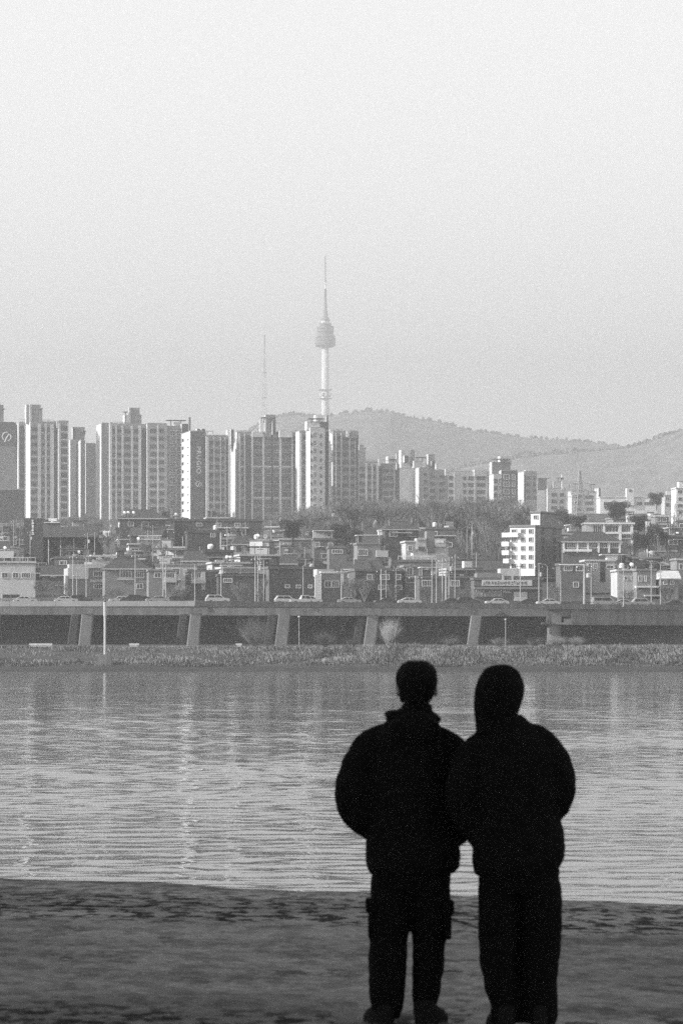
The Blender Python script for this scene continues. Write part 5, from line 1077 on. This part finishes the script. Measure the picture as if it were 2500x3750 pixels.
person(dict(loc=at_sand(1500, 18.28), sz=.99, label='standing person with short dark hair, black puffer jacket and cargo trousers, hands in pockets', seed=2.0, head=(.033, 1.637), neck=.03, cx=.01,
    jacket=[(.715, .01, .17, .12), (.73, .012, .205, .145), (.76, .014, .224, .155), (.82, .016, .232, .158), (.90, .014, .224, .152), (.925, .013, .215, .146), (.96, .012, .224, .15), (1.1, .01, .23, .155), (1.2, .01, .235, .155), (1.3, .008, .232, .15), (1.36, .0, .205, .135), (1.41, .0, .168, .12), (1.45, .005, .13, .105), (1.49, .012, .1, .095)],
    arms=[([(-.07, 0, 1.412), (-.175, 0, 1.362), (-.24, -.01, 1.26), (-.274, -.02, 1.12), (-.25, .0, 1.02), (-.185, .09, .95), (-.12, .15, .9)], [.045, .072, .082, .088, .086, .07, .058], 1),
          ([(.08, 0, 1.405), (.185, 0, 1.345), (.25, -.01, 1.25), (.285, -.02, 1.11), (.262, 0, 1.0), (.21, .08, .92), (.15, .15, .88)], [.045, .07, .082, .088, .085, .074, .06], -1)],
    collar=[((.012, -.005, 1.475), .132, .115, .045), ((-.045, -.01, 1.492), .082, .09, .026), ((.085, -.02, 1.47), .066, .09, .03), ((.02, -.115, 1.42), .13, .06, .085), ((.03, .0, 1.525), .078, .085, .035)],
    legs=[[(.76, -.085, .10, 0), (.60, -.092, .098, 0), (.45, -.1, .094, -.01), (.30, -.108, .092, -.012), (.15, -.111, .088, -.01), (.07, -.11, .074, -.01), (.03, -.112, .06, 0)],
          [(.76, .095, .10, 0), (.60, .1, .097, 0), (.45, .094, .085, .012), (.30, .088, .077, .012), (.15, .078, .069, .012), (.07, .07, .058, .012), (.03, .07, .05, .012)]],
    pockets=[(-.2, -.165, .42, .60, -.07, .07), (.165, .198, .41, .59, -.07, .07)], shoes=[(-.135, .35), (.085, -.45)], hood=None,
    hair=[(1.752, .033, .02), (1.745, .033, .052), (1.727, .033, .078), (1.70, .033, .095), (1.67, .032, .102), (1.64, .032, .1), (1.615, .033, .092), (1.59, .034, .083), (1.565, .036, .07), (1.545, .036, .054)]))
person(dict(loc=at_sand(1900, 18.1), label='standing person with raised dark hood, black jacket and wide trousers, leaning toward companion', seed=7.0, head=(-.09, 1.60), neck=-.08, cx=-.02,
    jacket=[(.715, -.03, .15, .115), (.735, -.025, .185, .14), (.77, -.012, .208, .15), (.81, -.004, .218, .152), (.86, -.003, .222, .152), (.93, -.003, .214, .148), (.985, -.008, .203, .142), (1.03, -.012, .21, .146), (1.1, -.015, .22, .15), (1.2, -.02, .228, .15), (1.3, -.028, .215, .142), (1.36, -.035, .185, .128), (1.41, -.055, .148, .115), (1.45, -.075, .118, .105), (1.48, -.09, .1, .1)],
    arms=[([(.0, 0, 1.41), (.105, 0, 1.352), (.165, -.01, 1.26), (.19, -.02, 1.14), (.168, .02, 1.06), (.1, .1, .98), (.06, .15, .93)], [.045, .068, .078, .08, .074, .064, .056], -1),
          ([(-.09, 0, 1.38), (-.2, 0, 1.325), (-.25, -.02, 1.23), (-.273, -.025, 1.11), (-.252, 0, 1.02), (-.205, .03, .94), (-.15, .1, .88)], [.045, .068, .078, .08, .078, .07, .06], 1)],
    collar=[((-.09, -.01, 1.44), .118, .11, .06)],
    legs=[[(.76, -.09, .10, 0), (.60, -.097, .098, 0), (.43, -.1, .0935, -.008), (.31, -.099, .087, -.008), (.19, -.084, .08, -.006), (.12, -.068, .07, -.005), (.03, -.066, .072, 0)],
          [(.76, .092, .098, 0), (.60, .102, .1, 0), (.47, .104, .1015, .01), (.35, .099, .094, .01), (.23, .094, .09, .01), (.10, .093, .09, .008), (.03, .093, .088, .005)]],
    shoes=[(-.075, .25), (.105, -.2)],
    hood=[(1.719, -.086, .02), (1.711, -.087, .05), (1.692, -.089, .079), (1.66, -.091, .101), (1.625, -.0915, .114), (1.59, -.094, .118), (1.55, -.099, .115), (1.50, -.107, .106), (1.46, -.113, .097), (1.42, -.116, .092), (1.39, -.12, .085)]))
# driftwood twigs and pebbles on the sand
for px, Y, L, a, lab in ((1660, 22.6, .13, .1, 'short dark twig on the sand between the two people'), (250, 23.4, .1, .25, 'curved dark twig lying alone on the open sand')):
    x, y, z = at_sand(px, Y); b = MB(); sweep(b, [(-L / 2, 0, .012), (-L / 6, .02, .02), (L / 6, -.01, .016), (L / 2, .03, .014)], [.004, .006, .005, .002], 7); b.tube((0, 0, .015), (L * .15, .07, .03), .005, .002, 5)
    o = b.build('driftwood_twig', 'bark'); o.location = (x, y, z); o.rotation_euler = (0, 0, a); tag(o, lab, 'twig', 'twigs on the sand')
for px, Y, r_, lab in ((1076, 34.5, .03, 'small pale pebble at the waterline'), (1330, 35.0, .025, 'tiny pale pebble on the damp sand edge')):
    x, y, z = at_sand(px, Y); b = MB(); ball(b, (0, 0, 0), r_ * 1.3, r_, r_ * .7, 10, 7); b.v = [(vx * (1 + .15 * noise.noise((vx * 40, vy * 40, vz * 40))), vy, vz) for vx, vy, vz in b.v]; o = b.build('pebble', 'stone', None, True); o.location = (x, y, z + r_ * .3); tag(o, lab, 'pebble', 'pebbles on the sand')

# ------------------------------------------------------------------ haze
hz = MB(); hz.box(-3200, 3200, -140, 8700, -4.3, 672); ho = hz.build('haze', 'ink'); ho['kind'] = 'stuff'; ho['label'] = 'even pale haze over the river and city'; ho['category'] = 'haze'
hm = bpy.data.materials.new('haze_air'); hm.use_nodes = True; n_ = hm.node_tree.nodes; n_.clear()
pv = n_.new('ShaderNodeVolumePrincipled'); pv.inputs['Color'].default_value = (.68, .68, .68, 1); pv.inputs['Density'].default_value = HAZE; pv.inputs['Anisotropy'].default_value = 0.6
mo = n_.new('ShaderNodeOutputMaterial'); hm.node_tree.links.new(pv.outputs[0], mo.inputs['Volume'])
ho.data.materials.clear(); ho.data.materials.append(hm)
